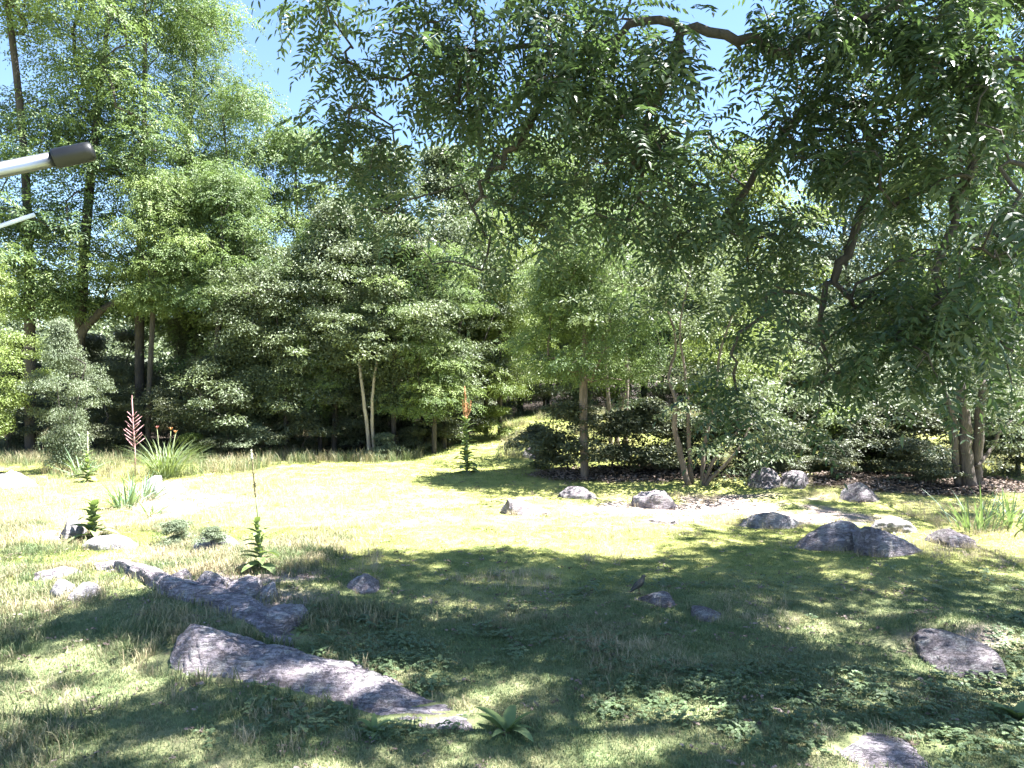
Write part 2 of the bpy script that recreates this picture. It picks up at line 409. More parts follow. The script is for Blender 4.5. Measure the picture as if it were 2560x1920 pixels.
def rock(label, u0, u1, vt, vb, depth, seed, mat='rock', yaw=0., tilt=(0, 0), cuts=7, rough=.22, taper=0, group=None, sub=4, bury=.35, name='rock'):
    x, y, z = spot((u0 + u1) / 2, vb); s = y / F; wd = (u1 - u0) * s
    drop = (vb - vt) * s                                # picture height covers the top's setback too
    h = max(.05, drop - depth * .5 * (CAM_H - z) / y)
    o = link(name, rock_mesh(seed, sub, cuts, rough, taper=taper), mat=MAT[mat])
    o.location = (x, y + depth * .5, tz(x, y + depth * .5) - .02); c, s_ = abs(math.cos(yaw)), abs(math.sin(yaw))
    o.scale = (wd * .57 / max(c, .6), depth * .66, h * .86)
    o.rotation_euler = (tilt[0], tilt[1], yaw)
    FOOT.append((x, y + depth * .5, wd * .5 / max(c, .6), depth * .52, yaw))
    return tag(o, label, 'rock', group)

def slab(label, p0, p1, halfw, h, seed, mat='rock', taper=.3, roll=0, cuts=5, rough=.2, pitch=0):
    a = np.array(p0); b = np.array(p1); c = (a + b) / 2; L = np.linalg.norm(b - a) / 2; yaw = math.atan2(b[1] - a[1], b[0] - a[0])
    o = link('rock', rock_mesh(seed, 5 if L > 1 else 4, cuts, rough, strata=.55, taper=taper), mat=MAT[mat])
    o.location = (c[0], c[1], tz(*c) - .02); o.scale = (L * 1.05, halfw * 1.1, h * 1.1); o.rotation_euler = (roll, pitch, yaw)
    FOOT.append((c[0], c[1], L, halfw * .9, yaw)); return tag(o, label, 'rock')

S2 = lambda u, v: spot(u, v)[:2]
def resample(px, n):
    P = np.array(px, float); t = np.linspace(0, 1, len(P)); q = np.linspace(0, 1, n); return np.stack([np.interp(q, t, P[:, k]) for k in (0, 1)], 1)

def ledge(label, crest, front, seed, mat='rock', back=.5, n=110, m=40, rough=.05):
    """a bedrock ledge: a front face rising from the turf to a crest, then sinking away behind"""
    C, Fp = resample(crest, n), resample(front, n); V = np.zeros((n, m, 3)); FOOT_ = []
    for i in range(n):
        s_ = i / (n - 1); end = min(1, s_ * 9) ** .5 * min(1, (1 - s_) * 7) ** .5
        f = np.array(spot(*Fp[i])); lift = (Fp[i][1] - C[i][1])
        Yc = f[1] + .12 + .42 * min(1, lift / 110); c = at(C[i][0], C[i][1], Yc); c[2] = max(c[2], tz(c[0], c[1]) + .03 * end)
        bk = np.array([c[0] + back * .25, c[1] + back * (.35 + .65 * end), 0]); bk[2] = tz(bk[0], bk[1]) - .10
        f0 = f + [0, 0, -.12]
        sh = c * .45 + f * .55; sh[2] = c[2] * .72 + f[2] * .28       # shoulder of the front face
        ctrl = smooth_path([f0, f + [0, .03, .0], sh, c, c * .5 + bk * .5 + [0, 0, .04 * end], bk], m); V[i] = ctrl
        if i % 10 == 5: FOOT_.append(((f[0] + c[0]) / 2, (f[1] + c[1] + .2) / 2, .26, max(.12, (c[1] - f[1]) * .75), 0))
    P = V.reshape(-1, 3); ax = P[(n - 1) * m + m // 2] - P[m // 2]; ax /= np.linalg.norm(ax); al = P @ ax
    q = np.stack([al * .9, P[:, 1] * 5 - al * .5, P[:, 2] * 7], 1) + seed
    nz = fbm3(q, 5) * rough * 2.4 + fbm3(P * 2.2 + seed, 3) * rough * 1.8 + fbm3(P * 14 + seed, 2) * rough * .3
    cr = np.clip(1 - np.abs(2 * noise3(q * np.array([.8, .7, .7]) + 7) - 1) * 8, 0, 1) + .8 * np.clip(1 - np.abs(2 * noise3(np.stack([al * 1.6, P[:, 1] * .6, P[:, 2] * .6], 1) + seed * 3) - 1) * 14, 0, 1)
    P = P + np.array([0, -.5, .85]) * (nz - .035 * cr)[:, None]
    I = (np.arange(n - 1)[:, None] * m + np.arange(m - 1)[None]).reshape(-1); o0 = P.mean(0); o0[2] = P[:, 2].min()
    o = link('rock', mesh_np('rock', P - o0, np.stack([I, I + m, I + m + 1, I + 1], 1), smooth=True), mat=MAT[mat]); o.location = o0
    FOOT.extend(FOOT_); return tag(o, label, 'rock')

# the long ledges in the left foreground
ledge('blunt lilac-grey head of the long foreground ledge, rising from shaded grass', [(428, 1640), (440, 1588), (475, 1560), (530, 1568), (580, 1590), (630, 1614), (675, 1640)],
      [(424, 1676), (450, 1690), (500, 1698), (560, 1702), (600, 1708), (640, 1706), (678, 1700)], 11, back=.35, n=80)
ledge('longest grey foreground ledge, sloping down to the right in dappled shade', [(600, 1618), (680, 1620), (760, 1640), (850, 1664), (930, 1698), (1010, 1742), (1090, 1782), (1180, 1822)],
      [(604, 1712), (690, 1724), (780, 1744), (850, 1765), (920, 1795), (1000, 1818), (1090, 1830), (1184, 1834)], 12, back=.4)
ledge('long pale ledge with a sunlit ridge behind the longest foreground ledge', [(235, 1412), (280, 1400), (350, 1408), (420, 1440), (500, 1466), (560, 1482), (620, 1512), (690, 1562), (730, 1602)],
      [(238, 1428), (290, 1432), (350, 1456), (400, 1494), (470, 1508), (540, 1526), (600, 1556), (670, 1604), (732, 1626)], 13, back=.4)
rock('blue-grey rounded boulder standing above the pale ledge', 455, 570, 1418, 1492, .55, 21)
rock('lilac boulder right of the blue-grey one above the ledge', 540, 645, 1436, 1508, .55, 22, tilt=(0, .2))
rock('small upright pale stone at the right end of the boulder row', 622, 682, 1448, 1506, .35, 23, 'paler')
rock('small grey stone tucked in weeds left of the blue-grey boulder', 395, 470, 1415, 1466, .35, 24)
rock('reddish-grey crumbling slope of stone below the upright pale stone', 650, 745, 1510, 1580, .6, 25, rough=.35)
rock('white split stone, left piece of the cracked pair in shaded grass', 105, 172, 1436, 1500, .3, 26, 'paler', tilt=(0, -.25), cuts=9)
rock('white split stone, right piece of the cracked pair in shaded grass', 158, 236, 1436, 1502, .34, 27, 'paler', tilt=(0, .3), cuts=9)
rock('flat lilac stone just behind the cracked white pair', 80, 165, 1408, 1452, .5, 28)
rock('tipped white stone with a dark left face beside the leafy mullein rosette', 132, 185, 1278, 1350, .4, 29, 'paler', tilt=(0, .35), cuts=9)
rock('low white stone half sunk in dry grass below the mullein rosette', 190, 330, 1330, 1378, .5, 30, 'paler')
rock('white sunlit ledge cut by the left edge of the lawn', -60, 72, 1165, 1222, .8, 31, 'paler')
rock('pale pointed stone rising behind the blue-green sword-leaf clump', 340, 392, 1180, 1225, .5, 32, 'paler', cuts=9)
rock('flat pink-white stone with a dark crack right of the sword leaves', 370, 450, 1196, 1240, .6, 33, 'paler')
rock('bleached low ledge at the lawn edge behind the thin mullein stalk', 470, 570, 1330, 1378, .5, 34, 'paler')
rock('round grey boulder half in shade at the near edge of the sunny lawn', 846, 935, 1428, 1482, .45, 35)
ledge('flat lilac rock at the tip of the small tree shadow', [(1252, 1276), (1272, 1244), (1310, 1254), (1350, 1268), (1378, 1282)], [(1250, 1284), (1275, 1288), (1310, 1290), (1350, 1290), (1380, 1288)], 36, n=50, m=26, back=.5)
rock('rough purple-pink boulder on the bare patch below the forked tree', 1585, 1700, 1212, 1272, .6, 37, rough=.4)
rock('nearly buried grey stone in the middle of the bare sunny patch', 1610, 1705, 1288, 1312, .6, 38)
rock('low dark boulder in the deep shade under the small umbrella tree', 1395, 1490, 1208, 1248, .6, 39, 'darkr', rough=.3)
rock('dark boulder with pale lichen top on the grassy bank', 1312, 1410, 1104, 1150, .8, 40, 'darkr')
rock('rough purple mound of rock in the brush right of the forked tree', 1965, 2045, 1172, 1222, .7, 41, 'darkr', rough=.4)  # dark copy paints in the shade this mound lies in
rock('dark purple stone left of the rough mound in the brush', 1885, 1958, 1160, 1222, .6, 42, 'darkr', rough=.35)  # shade of the bed carried by the darker rock colour
rock('brown leaf-strewn boulder behind the sunlit ledge on the right', 2110, 2210, 1200, 1255, .7, 43, 'darkr', rough=.3)
ledge('sunlit lilac ledge, highest of the right-hand outcrop', [(1990, 1362), (2020, 1334), (2060, 1312), (2100, 1300), (2130, 1306), (2170, 1334)], [(1985, 1372), (2020, 1378), (2060, 1380), (2100, 1380), (2140, 1378), (2165, 1372)], 44, n=60, m=30, back=.6)
ledge('dark shaded slab leaning against the right-hand lilac ledge', [(2130, 1335), (2160, 1318), (2200, 1326), (2250, 1346), (2310, 1376)], [(2138, 1384), (2170, 1392), (2210, 1396), (2260, 1392), (2305, 1382)], 45, 'rock', n=60, m=30, back=.5)
rock('white end of the right-hand outcrop behind the shaded slab', 2200, 2300, 1288, 1334, .5, 46, 'paler')
ledge('bleached flat ledge left of the right-hand outcrop', [(1850, 1312), (1880, 1288), (1930, 1280), (1975, 1290), (2005, 1308)], [(1848, 1318), (1885, 1322), (1930, 1324), (1975, 1324), (2008, 1316)], 47, 'paler', n=50, m=26, back=.6)
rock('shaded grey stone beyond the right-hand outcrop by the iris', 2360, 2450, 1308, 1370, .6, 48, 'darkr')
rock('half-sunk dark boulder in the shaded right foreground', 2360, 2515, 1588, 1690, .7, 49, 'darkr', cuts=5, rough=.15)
rock('flat blue-grey stone at the bottom right edge of the lawn', 2120, 2350, 1868, 1925, .45, 50, cuts=5, rough=.15)
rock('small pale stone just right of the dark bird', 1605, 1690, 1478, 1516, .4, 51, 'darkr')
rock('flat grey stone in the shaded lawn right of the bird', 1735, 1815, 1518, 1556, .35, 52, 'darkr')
rock('white rounded stone gleaming behind the forked pale trunk', 1676, 1702, 1048, 1082, .7, 53, 'paler', sub=3)

# ------------------------------------------------------------------ trees
def clump(anchors, per, rc, flat, style, r, size):
    A = np.repeat(anchors, per, 0); n = len(A)
    d = unit(r.normal(0, 1, (n, 3))); d[:, 2] = np.where(d[:, 2] < -.25, -d[:, 2], d[:, 2])
    rr = np.repeat(r.uniform(.7, 1.25, len(anchors)), per) * rc * r.uniform(.12, 1, n) ** .5
    P = A + d * rr[:, None] * np.array([1, 1, flat])
    Nn = np.array([0, 0, 1.]) + d * .65 + r.normal(0, .42, (n, 3))
    D = d * np.array([1, 1, .2]) + r.normal(0, .5, (n, 3)) + np.array([0, 0, -.3])
    tint = np.clip(np.repeat(r.uniform(.0, 1, len(anchors)), per) * .7 + r.uniform(0, .3, n), 0, 1)
    if style == 'frond': return fronds(P, D, Nn, r.uniform(.8, 1.2, n) * size * 3.2, 3, size * .5, size * 1.25, tint)
    return leaf_geo(P, D, Nn, size * r.uniform(.5, 1.55, n), size * .55, tint)

def tree_variant(seed, H, R, base, n_anchor, per, rc, flat, style, size, trunk_r, lean=.3, fork=1, rcut=.012, shape=1.0, spread=.35, gap=.46):
    """a trunk with limbs grown out to leaf sprays spread through an uneven crown; returns (wood mesh, crown mesh)"""
    r = np.random.default_rng(seed); sk = Skel()
    lx, ly = r.normal(0, lean, 2)
    path = [np.array([lx * t * t + .18 * math.sin(5 * t + seed) * t, ly * t * t + .15 * math.cos(4 * t + seed) * t, H * .93 * t]) for t in np.linspace(0, 1, 16)]
    sk.chain(path[:16 if fork == 1 else 4])
    if fork > 1:
        for k in range(fork):
            an = 2 * math.pi * k / fork + r.uniform(-.5, .5); rr = R * r.uniform(.25, .6)
            q = path[1] if k else path[3]
            top = np.array([math.cos(an) * rr, math.sin(an) * rr, H * r.uniform(.6, .9)])
            sk.chain([q + (top - q) * t + np.array([0, 0, .25 * math.sin(t * 3.1)]) + r.normal(0, .05, 3) for t in np.linspace(.1, 1, 9)])
    lobes = r.uniform(-1, 1, (7, 3)); an = []
    while len(an) < n_anchor:
        t = r.uniform(0, 1); z = base + (H - base) * t
        env = R * (math.sin(math.pi * min(1, (.10 + .9 * t) ** shape)) ** .55) * (.8 + .35 * math.sin(seed + 9 * t))
        th = r.uniform(0, 2 * math.pi); rad = env * r.uniform(.1, 1) ** .5 * (.82 + .3 * math.sin(3 * th + 6 * t + seed))
        q = np.array([lx * t + rad * math.cos(th), ly * t + rad * math.sin(th), z])
        if noise3((q / (R * spread) + seed * 7)[None])[0] < gap: continue
        an.append(q)
    an = np.array(an); order = np.argsort(np.hypot(an[:, 0], an[:, 1]) + .2 * np.abs(an[:, 2] - base))
    for k in order: sk.attach(an[k], .7, .55, .10, r)
    sk.solve(trunk_r, .008, .55)
    wood = tubes_mesh('trunk', [(p, q, 7 if q[0] > .06 else 4) for p, q in sk.chains(rcut)])
    V, Fc, T = clump(an, per, rc, flat, style, r, size)
    return wood, mesh_np('crown', V, Fc, T)

LOC = [tree_variant(100 + i, 19, 4.0, 4.6, 130, 58, 1.35, .34, 'frond', .115, .17, .6, 1, spread=.30, gap=.50) for i in range(3)]
LOCH = tree_variant(130, 12, 3.4, 6.2, 90, 64, 1.2, .32, 'frond', .115, .12, .5, 1, spread=.34)
LOCW = [tree_variant(120 + i, 12, 3.6, 1.8, 120, 68, 1.15, .36, 'frond', .115, .13, .4, 1, spread=.34) for i in range(2)]
MID = [tree_variant(140 + i, 11.5, 3.4, 2.2, 170, 200, .95, .55, 'leaf', .14, .13, .4, 1 + i % 2 * 2) for i in range(4)]
OLV = [tree_variant(160 + i, 6, 2.4, .3, 125, 260, .7, .6, 'leaf', .10, .07, .3, 4, shape=.8) for i in range(3)]
BRU = [tree_variant(180 + i, 1.8, 1.1, .15, 70, 130, .3, .6, 'leaf', .08, .025, .1, 4, shape=.7) for i in range(3)]
UMB = tree_variant(201, 7.6, 2.7, 2.7, 130, 62, .8, .4, 'frond', .085, .12, .15, 1, spread=.5)

def tree(label, cat, var, u, Y, H, H0, leaf, bark='bark', rot=None, wide=1.0, group=None, name='tree', base_v=None):
    x = (u - 1280) / F * Y; s = H / H0
    e = empty(name, (x, Y, tz(x, Y) - .05), rot if rot is not None else random.uniform(0, 6.28)); e.scale = (s * wide, s * wide, s)
    tag(e, label, cat, group)
    for nm, me, mat in (('trunk', var[0], bark), ('crown', var[1], leaf)):
        o = bpy.data.objects.new(nm, me); col.objects.link(o); o.parent = e
        if not me.materials: me.materials.append(None)
        o.material_slots[0].link = 'OBJECT'; o.material_slots[0].material = MAT[mat]
    return e

GW = 'tall trees at the edge of the wood'
T = lambda *a, **k: tree(*a, group=GW, **k)
T('tall airy locust at the far left edge with a thin twisted dark trunk', 'tree', LOC[0], 75, 26.5, 20.5, 19, 'locust', rot=.4, name='locust_tree')
T('tallest locust, its straight dark trunk rising just right of the silver tube cap', 'tree', LOC[1], 195, 27.5, 22, 19, 'locust', rot=2.1, name='locust_tree')
T('tall locust with paired dark trunks right of the straight-trunked one', 'tree', LOC[2], 350, 28.5, 20, 19, 'locust', rot=4.0, name='locust_tree')
T('tall locust whose crown edge meets the open sky at the top left', 'tree', LOC[0], 455, 31, 18.6, 19, 'locust', rot=3.3, name='locust_tree', wide=.8)
T('shorter yellow-green locust stepping down into the sky gap', 'tree', LOCW[0], 590, 30, 15.4, 12, 'locust', rot=1.2, name='locust_tree', wide=.8)
T('bright low locust lit at the foot of the sky gap', 'tree', LOCH, 540, 26.5, 10.6, 12, 'locust', rot=.2, name='locust_tree', wide=.95)
T('bright feathery locust hanging over the dark brush under the tall locusts', 'tree', LOCH, 370, 26.5, 10.2, 12, 'locust', rot=5.2, name='locust_tree', wide=.9)
T('yellow-green rounded tree under the right end of the sky gap', 'tree', LOCW[1], 730, 30, 13.0, 12, 'locust', rot=2.6, name='locust_tree', wide=.95)
T('leafy tree behind the drooping left walnut sprays', 'tree', MID[0], 880, 31, 12.6, 11.5, 'broad', rot=.3, name='broadleaf_tree')
T('grey-green tree above the twin pale trunks', 'tree', MID[1], 1010, 29.5, 11.6, 11.5, 'broad', rot=1.9, name='broadleaf_tree')
T('sunlit tree behind the tall orange-tipped mullein', 'tree', MID[2], 1165, 31, 12.2, 11.5, 'broad', rot=4.4, name='broadleaf_tree')
T('yellow-topped tree in the middle of the wood edge', 'tree', LOCW[0], 1300, 40, 16, 12, 'locust', rot=0.9, name='locust_tree')
T('tall rounded tree behind the small umbrella tree', 'tree', MID[3], 1440, 41, 16.5, 11.5, 'broad', rot=5.5, name='broadleaf_tree')
T('yellow-green tree right of centre below the dark walnut fringe', 'tree', LOCW[1], 1610, 41, 16.2, 12, 'locust', rot=3.7, name='locust_tree')
T('pale sunlit tree behind the forked tan-stemmed tree', 'tree', MID[0], 1760, 43, 16, 11.5, 'bright', rot=2.2, name='broadleaf_tree')
T('pale distant tree seen beneath the hanging walnut branches', 'tree', MID[1], 1930, 41, 14.6, 11.5, 'bright', rot=.8, name='broadleaf_tree')
T('pale distant tree right of the hanging walnut branches', 'tree', MID[2], 2120, 42, 15, 11.5, 'olive', rot=3.0, name='broadleaf_tree')
T('tall distant tree behind the hanging dark walnut mass', 'tree', MID[3], 2290, 43, 15, 11.5, 'bright', rot=1.1, name='broadleaf_tree')
T('tall grey-green tree at the right edge above the old cedar', 'tree', MID[0], 2480, 36, 14.5, 11.5, 'broad', rot=4.9, name='broadleaf_tree')
T('tall tree filling the gap at the far right edge', 'tree', MID[2], 2640, 33, 13, 11.5, 'bright', rot=.1, name='broadleaf_tree')

GU = 'understory trees along the wood edge'
T = lambda *a, **k: tree(*a, group=GU, **k)
T('bright large-leaved bush leaning in at the left edge', 'bush', MID[3], -25, 20.5, 6.0, 11.5, 'bright', rot=1.0, name='bush', wide=.85)
T('yellow-green feathery sapling in front of the grey-green middle trees', 'tree', LOCW[0], 1085, 26.8, 8.0, 12, 'locust', rot=.9, name='sapling', wide=1.05)
T('bright feathery sapling overhanging the left corner of the lawn', 'tree', LOCW[1], 800, 27.5, 8.8, 12, 'locust', rot=3.0, name='sapling', wide=.9)
T('tall yellow-green sapling left of the umbrella tree', 'tree', LOCW[0], 1250, 30.5, 9.6, 12, 'bright', rot=2.0, name='sapling', wide=.95)
T('slim silvery bush right of the bright large-leaved one', 'bush', OLV[0], 172, 21.5, 4.3, 6, 'olive', rot=.5, wide=.62, name='bush')
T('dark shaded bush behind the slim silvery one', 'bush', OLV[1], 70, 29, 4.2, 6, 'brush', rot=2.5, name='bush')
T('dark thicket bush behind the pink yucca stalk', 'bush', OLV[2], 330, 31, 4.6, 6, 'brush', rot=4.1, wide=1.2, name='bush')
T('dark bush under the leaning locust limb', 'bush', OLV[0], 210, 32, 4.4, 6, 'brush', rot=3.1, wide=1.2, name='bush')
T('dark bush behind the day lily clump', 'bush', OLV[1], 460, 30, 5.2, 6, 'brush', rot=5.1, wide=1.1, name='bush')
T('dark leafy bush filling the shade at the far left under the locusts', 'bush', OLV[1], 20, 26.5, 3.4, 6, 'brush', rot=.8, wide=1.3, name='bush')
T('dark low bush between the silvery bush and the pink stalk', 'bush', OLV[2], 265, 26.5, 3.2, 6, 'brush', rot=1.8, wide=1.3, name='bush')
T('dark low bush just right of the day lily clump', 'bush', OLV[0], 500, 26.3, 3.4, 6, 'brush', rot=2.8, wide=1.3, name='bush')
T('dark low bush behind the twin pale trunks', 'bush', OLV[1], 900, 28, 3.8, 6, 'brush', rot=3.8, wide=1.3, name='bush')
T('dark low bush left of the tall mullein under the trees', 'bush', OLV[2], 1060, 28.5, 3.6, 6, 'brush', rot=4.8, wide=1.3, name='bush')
T('tangled grey-green bush with bare twigs left of the lawn end', 'bush', OLV[2], 590, 26.5, 5.6, 6, 'broad', rot=.2, name='bush')
T('silvery olive bush at the far left corner of the sunny lawn', 'bush', MID[0], 715, 26.5, 7.6, 11.5, 'broad', rot=1.3, name='bush')
T('tall silvery tree carrying the left of the twin pale trunks', 'tree', MID[1], 835, 27.5, 9.0, 11.5, 'olive', rot=2.9, name='small_tree')
T('silvery tree right of the twin pale trunks', 'tree', MID[2], 985, 27, 8.4, 11.5, 'broad', rot=.7, name='small_tree')
T('grey-green small tree behind the tall orange-tipped mullein', 'tree', MID[3], 1110, 28, 8.6, 11.5, 'broad', rot=4.6, name='small_tree')
T('small tree at the left end of the sunlit lane', 'tree', MID[0], 1215, 31, 8.6, 11.5, 'olive', rot=.1, name='small_tree')
T('small leafy tree at the back of the sunlit lane', 'tree', MID[1], 1370, 42, 10, 11.5, 'broad', rot=3.9, name='small_tree')
T('grey-leaved tree crowded behind the trio of brown trunks', 'tree', MID[2], 1570, 41, 11, 11.5, 'olive', rot=2.2, name='small_tree')
T('leafy tree behind the bare branches of the forked tree', 'tree', OLV[1], 1840, 30, 6.5, 6, 'bright', rot=1.5, name='small_tree')
T('silvery small tree with a slim dark leaning trunk on the right', 'tree', OLV[2], 2150, 22, 4.9, 6, 'olive', rot=5.7, wide=.85, name='small_tree')
T('small tree far behind the sunlit weeds on the right', 'tree', OLV[0], 2010, 38, 6.0, 6, 'broad', rot=.9, name='small_tree')
T('green small tree at the back of the right-hand grass', 'tree', OLV[1], 2330, 37, 6.2, 6, 'bright', rot=2.0, name='small_tree')
T('blue-green bushy tree overhanging the old cedar trunk at the right edge', 'tree', OLV[2], 2545, 20.5, 5.6, 6, 'olive', rot=3.4, name='small_tree')

for i, (u, yy, h, lf) in enumerate(((1175, 36, 5.0, 'olive'), (1265, 39, 5.2, 'broad'), (1360, 40, 5.6, 'olive'), (1450, 39.5, 5.2, 'broad'), (1540, 40, 5.8, 'bright'), (1640, 39.5, 5.4, 'olive'), (1740, 40, 5.6, 'broad'))):
    T(('leftmost', 'second from the left', 'third from the left', 'middle', 'third from the right', 'second from the right', 'rightmost')[i] + ' bush in the row closing off the back of the sunlit lane', 'bush', OLV[i % 3], u, yy, h, 6, lf, name='bush', wide=1.15)
for i, (u, yy, h, lf) in enumerate(((1850, 37, 5.6, 'bright'), (1945, 39, 5.2, 'olive'), (2060, 36, 5.0, 'broad'), (2200, 38, 5.6, 'bright'), (2310, 33, 4.6, 'broad'), (2430, 37, 6.4, 'olive'), (2530, 31, 5.2, 'broad'))):
    T(('leftmost', 'second from the left', 'third from the left', 'middle', 'third from the right', 'second from the right', 'rightmost')[i] + ' bush in the far row behind the right-hand brush', 'bush', OLV[(i + 1) % 3], u, yy, h, 6, lf, name='bush', wide=1.15)
tree('small umbrella-crowned tree throwing its shadow left across the lawn', 'tree', UMB, 1462, 19.5, 7.2, 7.6, 'locust', 'tanbark', rot=1.9, name='umbrella_tree', wide=1.0)

GB = 'low brush on the shaded bed'
brush = [
 (1340, 21.5, 1.0, 'dark low brush on the bank beside the lichen-topped boulder'), (1420, 20.3, 1.5, 'dark brush around the foot of the umbrella tree'),
 (1530, 20.2, 1.3, 'dark leafy brush in front of the trio of brown trunks'), (1610, 20.4, 1.5, 'dark brush behind the rough purple-pink boulder'),
 (1690, 20.0, 1.2, 'leafy brush at the left foot of the forked tan stems'), (1800, 20.0, 1.3, 'leafy brush at the right foot of the forked tan stems'),
 (1880, 20.2, 1.5, 'brush right of the forked tan stems above the dark purple stone'), (1990, 21.5, 1.6, 'green brush above the rough purple mound'),
 (2080, 20.5, 1.5, 'sunlit green brush left of the slim leaning trunk'), (2160, 19.5, 1.2, 'dark brush at the foot of the slim leaning trunk'),
 (2240, 20.0, 1.5, 'brush between the slim leaning trunk and the old cedar'), (2330, 19.8, 1.4, 'dark brush just left of the old cedar trunk'),
 (2520, 19.5, 1.2, 'dark brush right of the old cedar trunk'), (480, 25.2, .9, 'yellow-green weeds right of the day lily clump'),
 (545, 25.0, .8, 'green weeds at the far left corner of the lawn'), (650, 25.3, 1.1, 'pale brush at the far edge of the lawn below the silvery bush'),
 (960, 25.6, .9, 'rounded grey-green weed clump right of the twin pale trunks'), (1040, 27.0, 1.0, 'weed clump left of the orange-tipped mullein'),
 (760, 26.0, 1.6, 'dark brush in the shaded mouth of the wood'), (860, 28.5, 2.2, 'dark brush behind the twin pale trunks'), (1000, 29.0, 2.2, 'dark brush deep in shade left of the orange-tipped mullein'),
 (640, 28.5, 2.4, 'dark brush deep in the wood behind the silvery bush'), (1110, 29.5, 2.2, 'dark brush deep in shade behind the orange-tipped mullein'), (1230, 30.0, 1.4, 'pale weeds on the left bank of the sunlit lane'),
 (1950, 27.0, 1.7, 'sunlit weed thicket behind the brush on the right'), (2100, 28.0, 1.7, 'sunlit weed thicket behind the slim leaning trunk'),
 (1960, 18.7, .75, 'low weeds in front of the rough purple mound'), (2090, 18.2, .75, 'low weeds beside the brown leaf-strewn boulder'), (2290, 18.0, .85, 'low dark weeds in the leaf litter left of the old cedar'),
 (430, 12.1, .45, 'dark weed tuft behind the small grey stone on the ledge'), (530, 11.6, .4, 'weed tuft above the blue-grey boulder')]
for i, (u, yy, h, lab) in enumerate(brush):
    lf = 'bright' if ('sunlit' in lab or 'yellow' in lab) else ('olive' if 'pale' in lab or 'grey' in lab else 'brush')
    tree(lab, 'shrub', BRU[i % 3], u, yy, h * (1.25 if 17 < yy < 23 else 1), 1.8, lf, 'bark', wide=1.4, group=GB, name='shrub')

# bare visible stems standing apart: each its own small tree
def stem_tree(label, stems, mat, name='small_tree', leaf=None, n_leaf=0, rleaf=.6, bx=None, fine=.11, per=80, style='leaf'):
    o0 = np.array(stems[0][0][0]); e = empty(name, tuple(o0)); tag(e, label, 'tree')
    tips = []
    for pts, r0, r1 in stems:
        P = smooth_path(pts, 4 * len(pts)) - o0; P[1:-1] += rng.normal(0, r0 * .10, (len(P) - 2, 3))
        link('stem', tube_mesh('stem', P, np.linspace(r0, r1, len(P)), 8, .08), e, MAT[mat]); tips.append(P[-1])
    if leaf:
        an = np.array([t + rng.normal(0, rleaf, 3) * [1, 1, .7] + [0, 0, .2] for t in tips for _ in range(n_leaf)])
        V, Fc, Tt = clump(an, per, .5, .5, style, rng, fine); link('crown', mesh_np('crown', V, Fc, Tt), e, MAT[leaf])
    return e

def G(u, v):
    x, y, z = spot(u, v); return np.array([x, y, z - .05])
b = G(925, 1146)
stem_tree('twin pale trunks standing side by side at the edge of the dark wood',
    [((b, at(917, 1060, b[1]), at(905, 960, b[1]), at(895, 880, b[1] + .3)), .075, .045),
     ((b + [.16, .1, 0], at(930, 1050, b[1]), at(934, 960, b[1]), at(946, 880, b[1] + .3)), .065, .04)], 'pale', leaf='broad', n_leaf=34, rleaf=1.0, per=120)
b = G(1540, 1160)
for du, tp, lab in ((0, 1518, 'left of the trio of brown trunks behind the dark brush'), (18, 1570, 'middle of the trio of brown trunks behind the dark brush'), (38, 1568, 'right of the trio of brown trunks behind the dark brush')):
    q = G(1528 + du, 1150 + du * .2)
    stem_tree(lab, [((q, at(1526 + du, 1050, q[1]), at(tp, 960, q[1]), at(tp - 6, 850, q[1]), at(tp - 16, 700, q[1])), .085, .03)], 'tanbark', leaf='broad', n_leaf=26, rleaf=1.15, per=150)
b = G(1722, 1212); Yb = b[1]
stem_tree('forked tree with several bare tan stems rising from the lit bed edge',
    [((b, at(1700, 1130, Yb), at(1685, 1060, Yb), at(1690, 1000, Yb), at(1672, 940, Yb + .3), at(1690, 860, Yb + .4), at(1660, 740, Yb + .4)), .085, .02),
     ((b + [.12, .15, 0], at(1722, 1100, Yb), at(1720, 1020, Yb), at(1712, 930, Yb), at(1700, 820, Yb), at(1730, 660, Yb)), .06, .015),
     ((b + [.35, .05, 0], at(1758, 1150, Yb), at(1768, 1080, Yb), at(1790, 980, Yb), at(1800, 880, Yb), at(1840, 760, Yb)), .06, .02),
     ((b + [.36, .02, 0], at(1790, 1140, Yb - .2), at(1835, 1090, Yb - .3), at(1880, 1040, Yb - .3)), .05, .02),
     ((b + [.38, -.02, 0], at(1800, 1175, Yb - .3), at(1845, 1125, Yb - .5), at(1880, 1060, Yb - .5)), .05, .02)],
    'tanbark', leaf='broad', n_leaf=24, rleaf=1.05, per=110)
b = G(2425, 1215); Yb = b[1]
stem_tree('old cedar with a thick shaggy cluster of stems at the right',
    [((b, at(2415, 1120, Yb), at(2412, 1050, Yb), at(2400, 960, Yb)), .17, .10), ((b + [.22, .1, 0], at(2445, 1120, Yb), at(2450, 1040, Yb), at(2460, 950, Yb)), .14, .08),
     ((b + [-.2, .1, 0], at(2388, 1120, Yb), at(2385, 1050, Yb), at(2360, 980, Yb)), .09, .05), ((b + [.1, -.1, .5], at(2480, 1120, Yb), at(2500, 1080, Yb), at(2530, 1050, Yb)), .05, .03)],
    'cedar', leaf='olive', n_leaf=16, rleaf=.9, per=90, fine=.09)
b = G(195, 1112); Yb = 27.2; b = np.array([(200 - 1280) / F * Yb, Yb, tz((200 - 1280) / F * Yb, Yb)])
stem_tree('dark leaning limb slanting right across the tall locust trunks',
    [((b, at(190, 900, Yb), at(230, 800, Yb), at(330, 730, Yb), at(440, 665, Yb + .5)), .2, .09)], 'bark', leaf='locust', n_leaf=8, rleaf=1.0, style='frond', per=26, fine=.095)

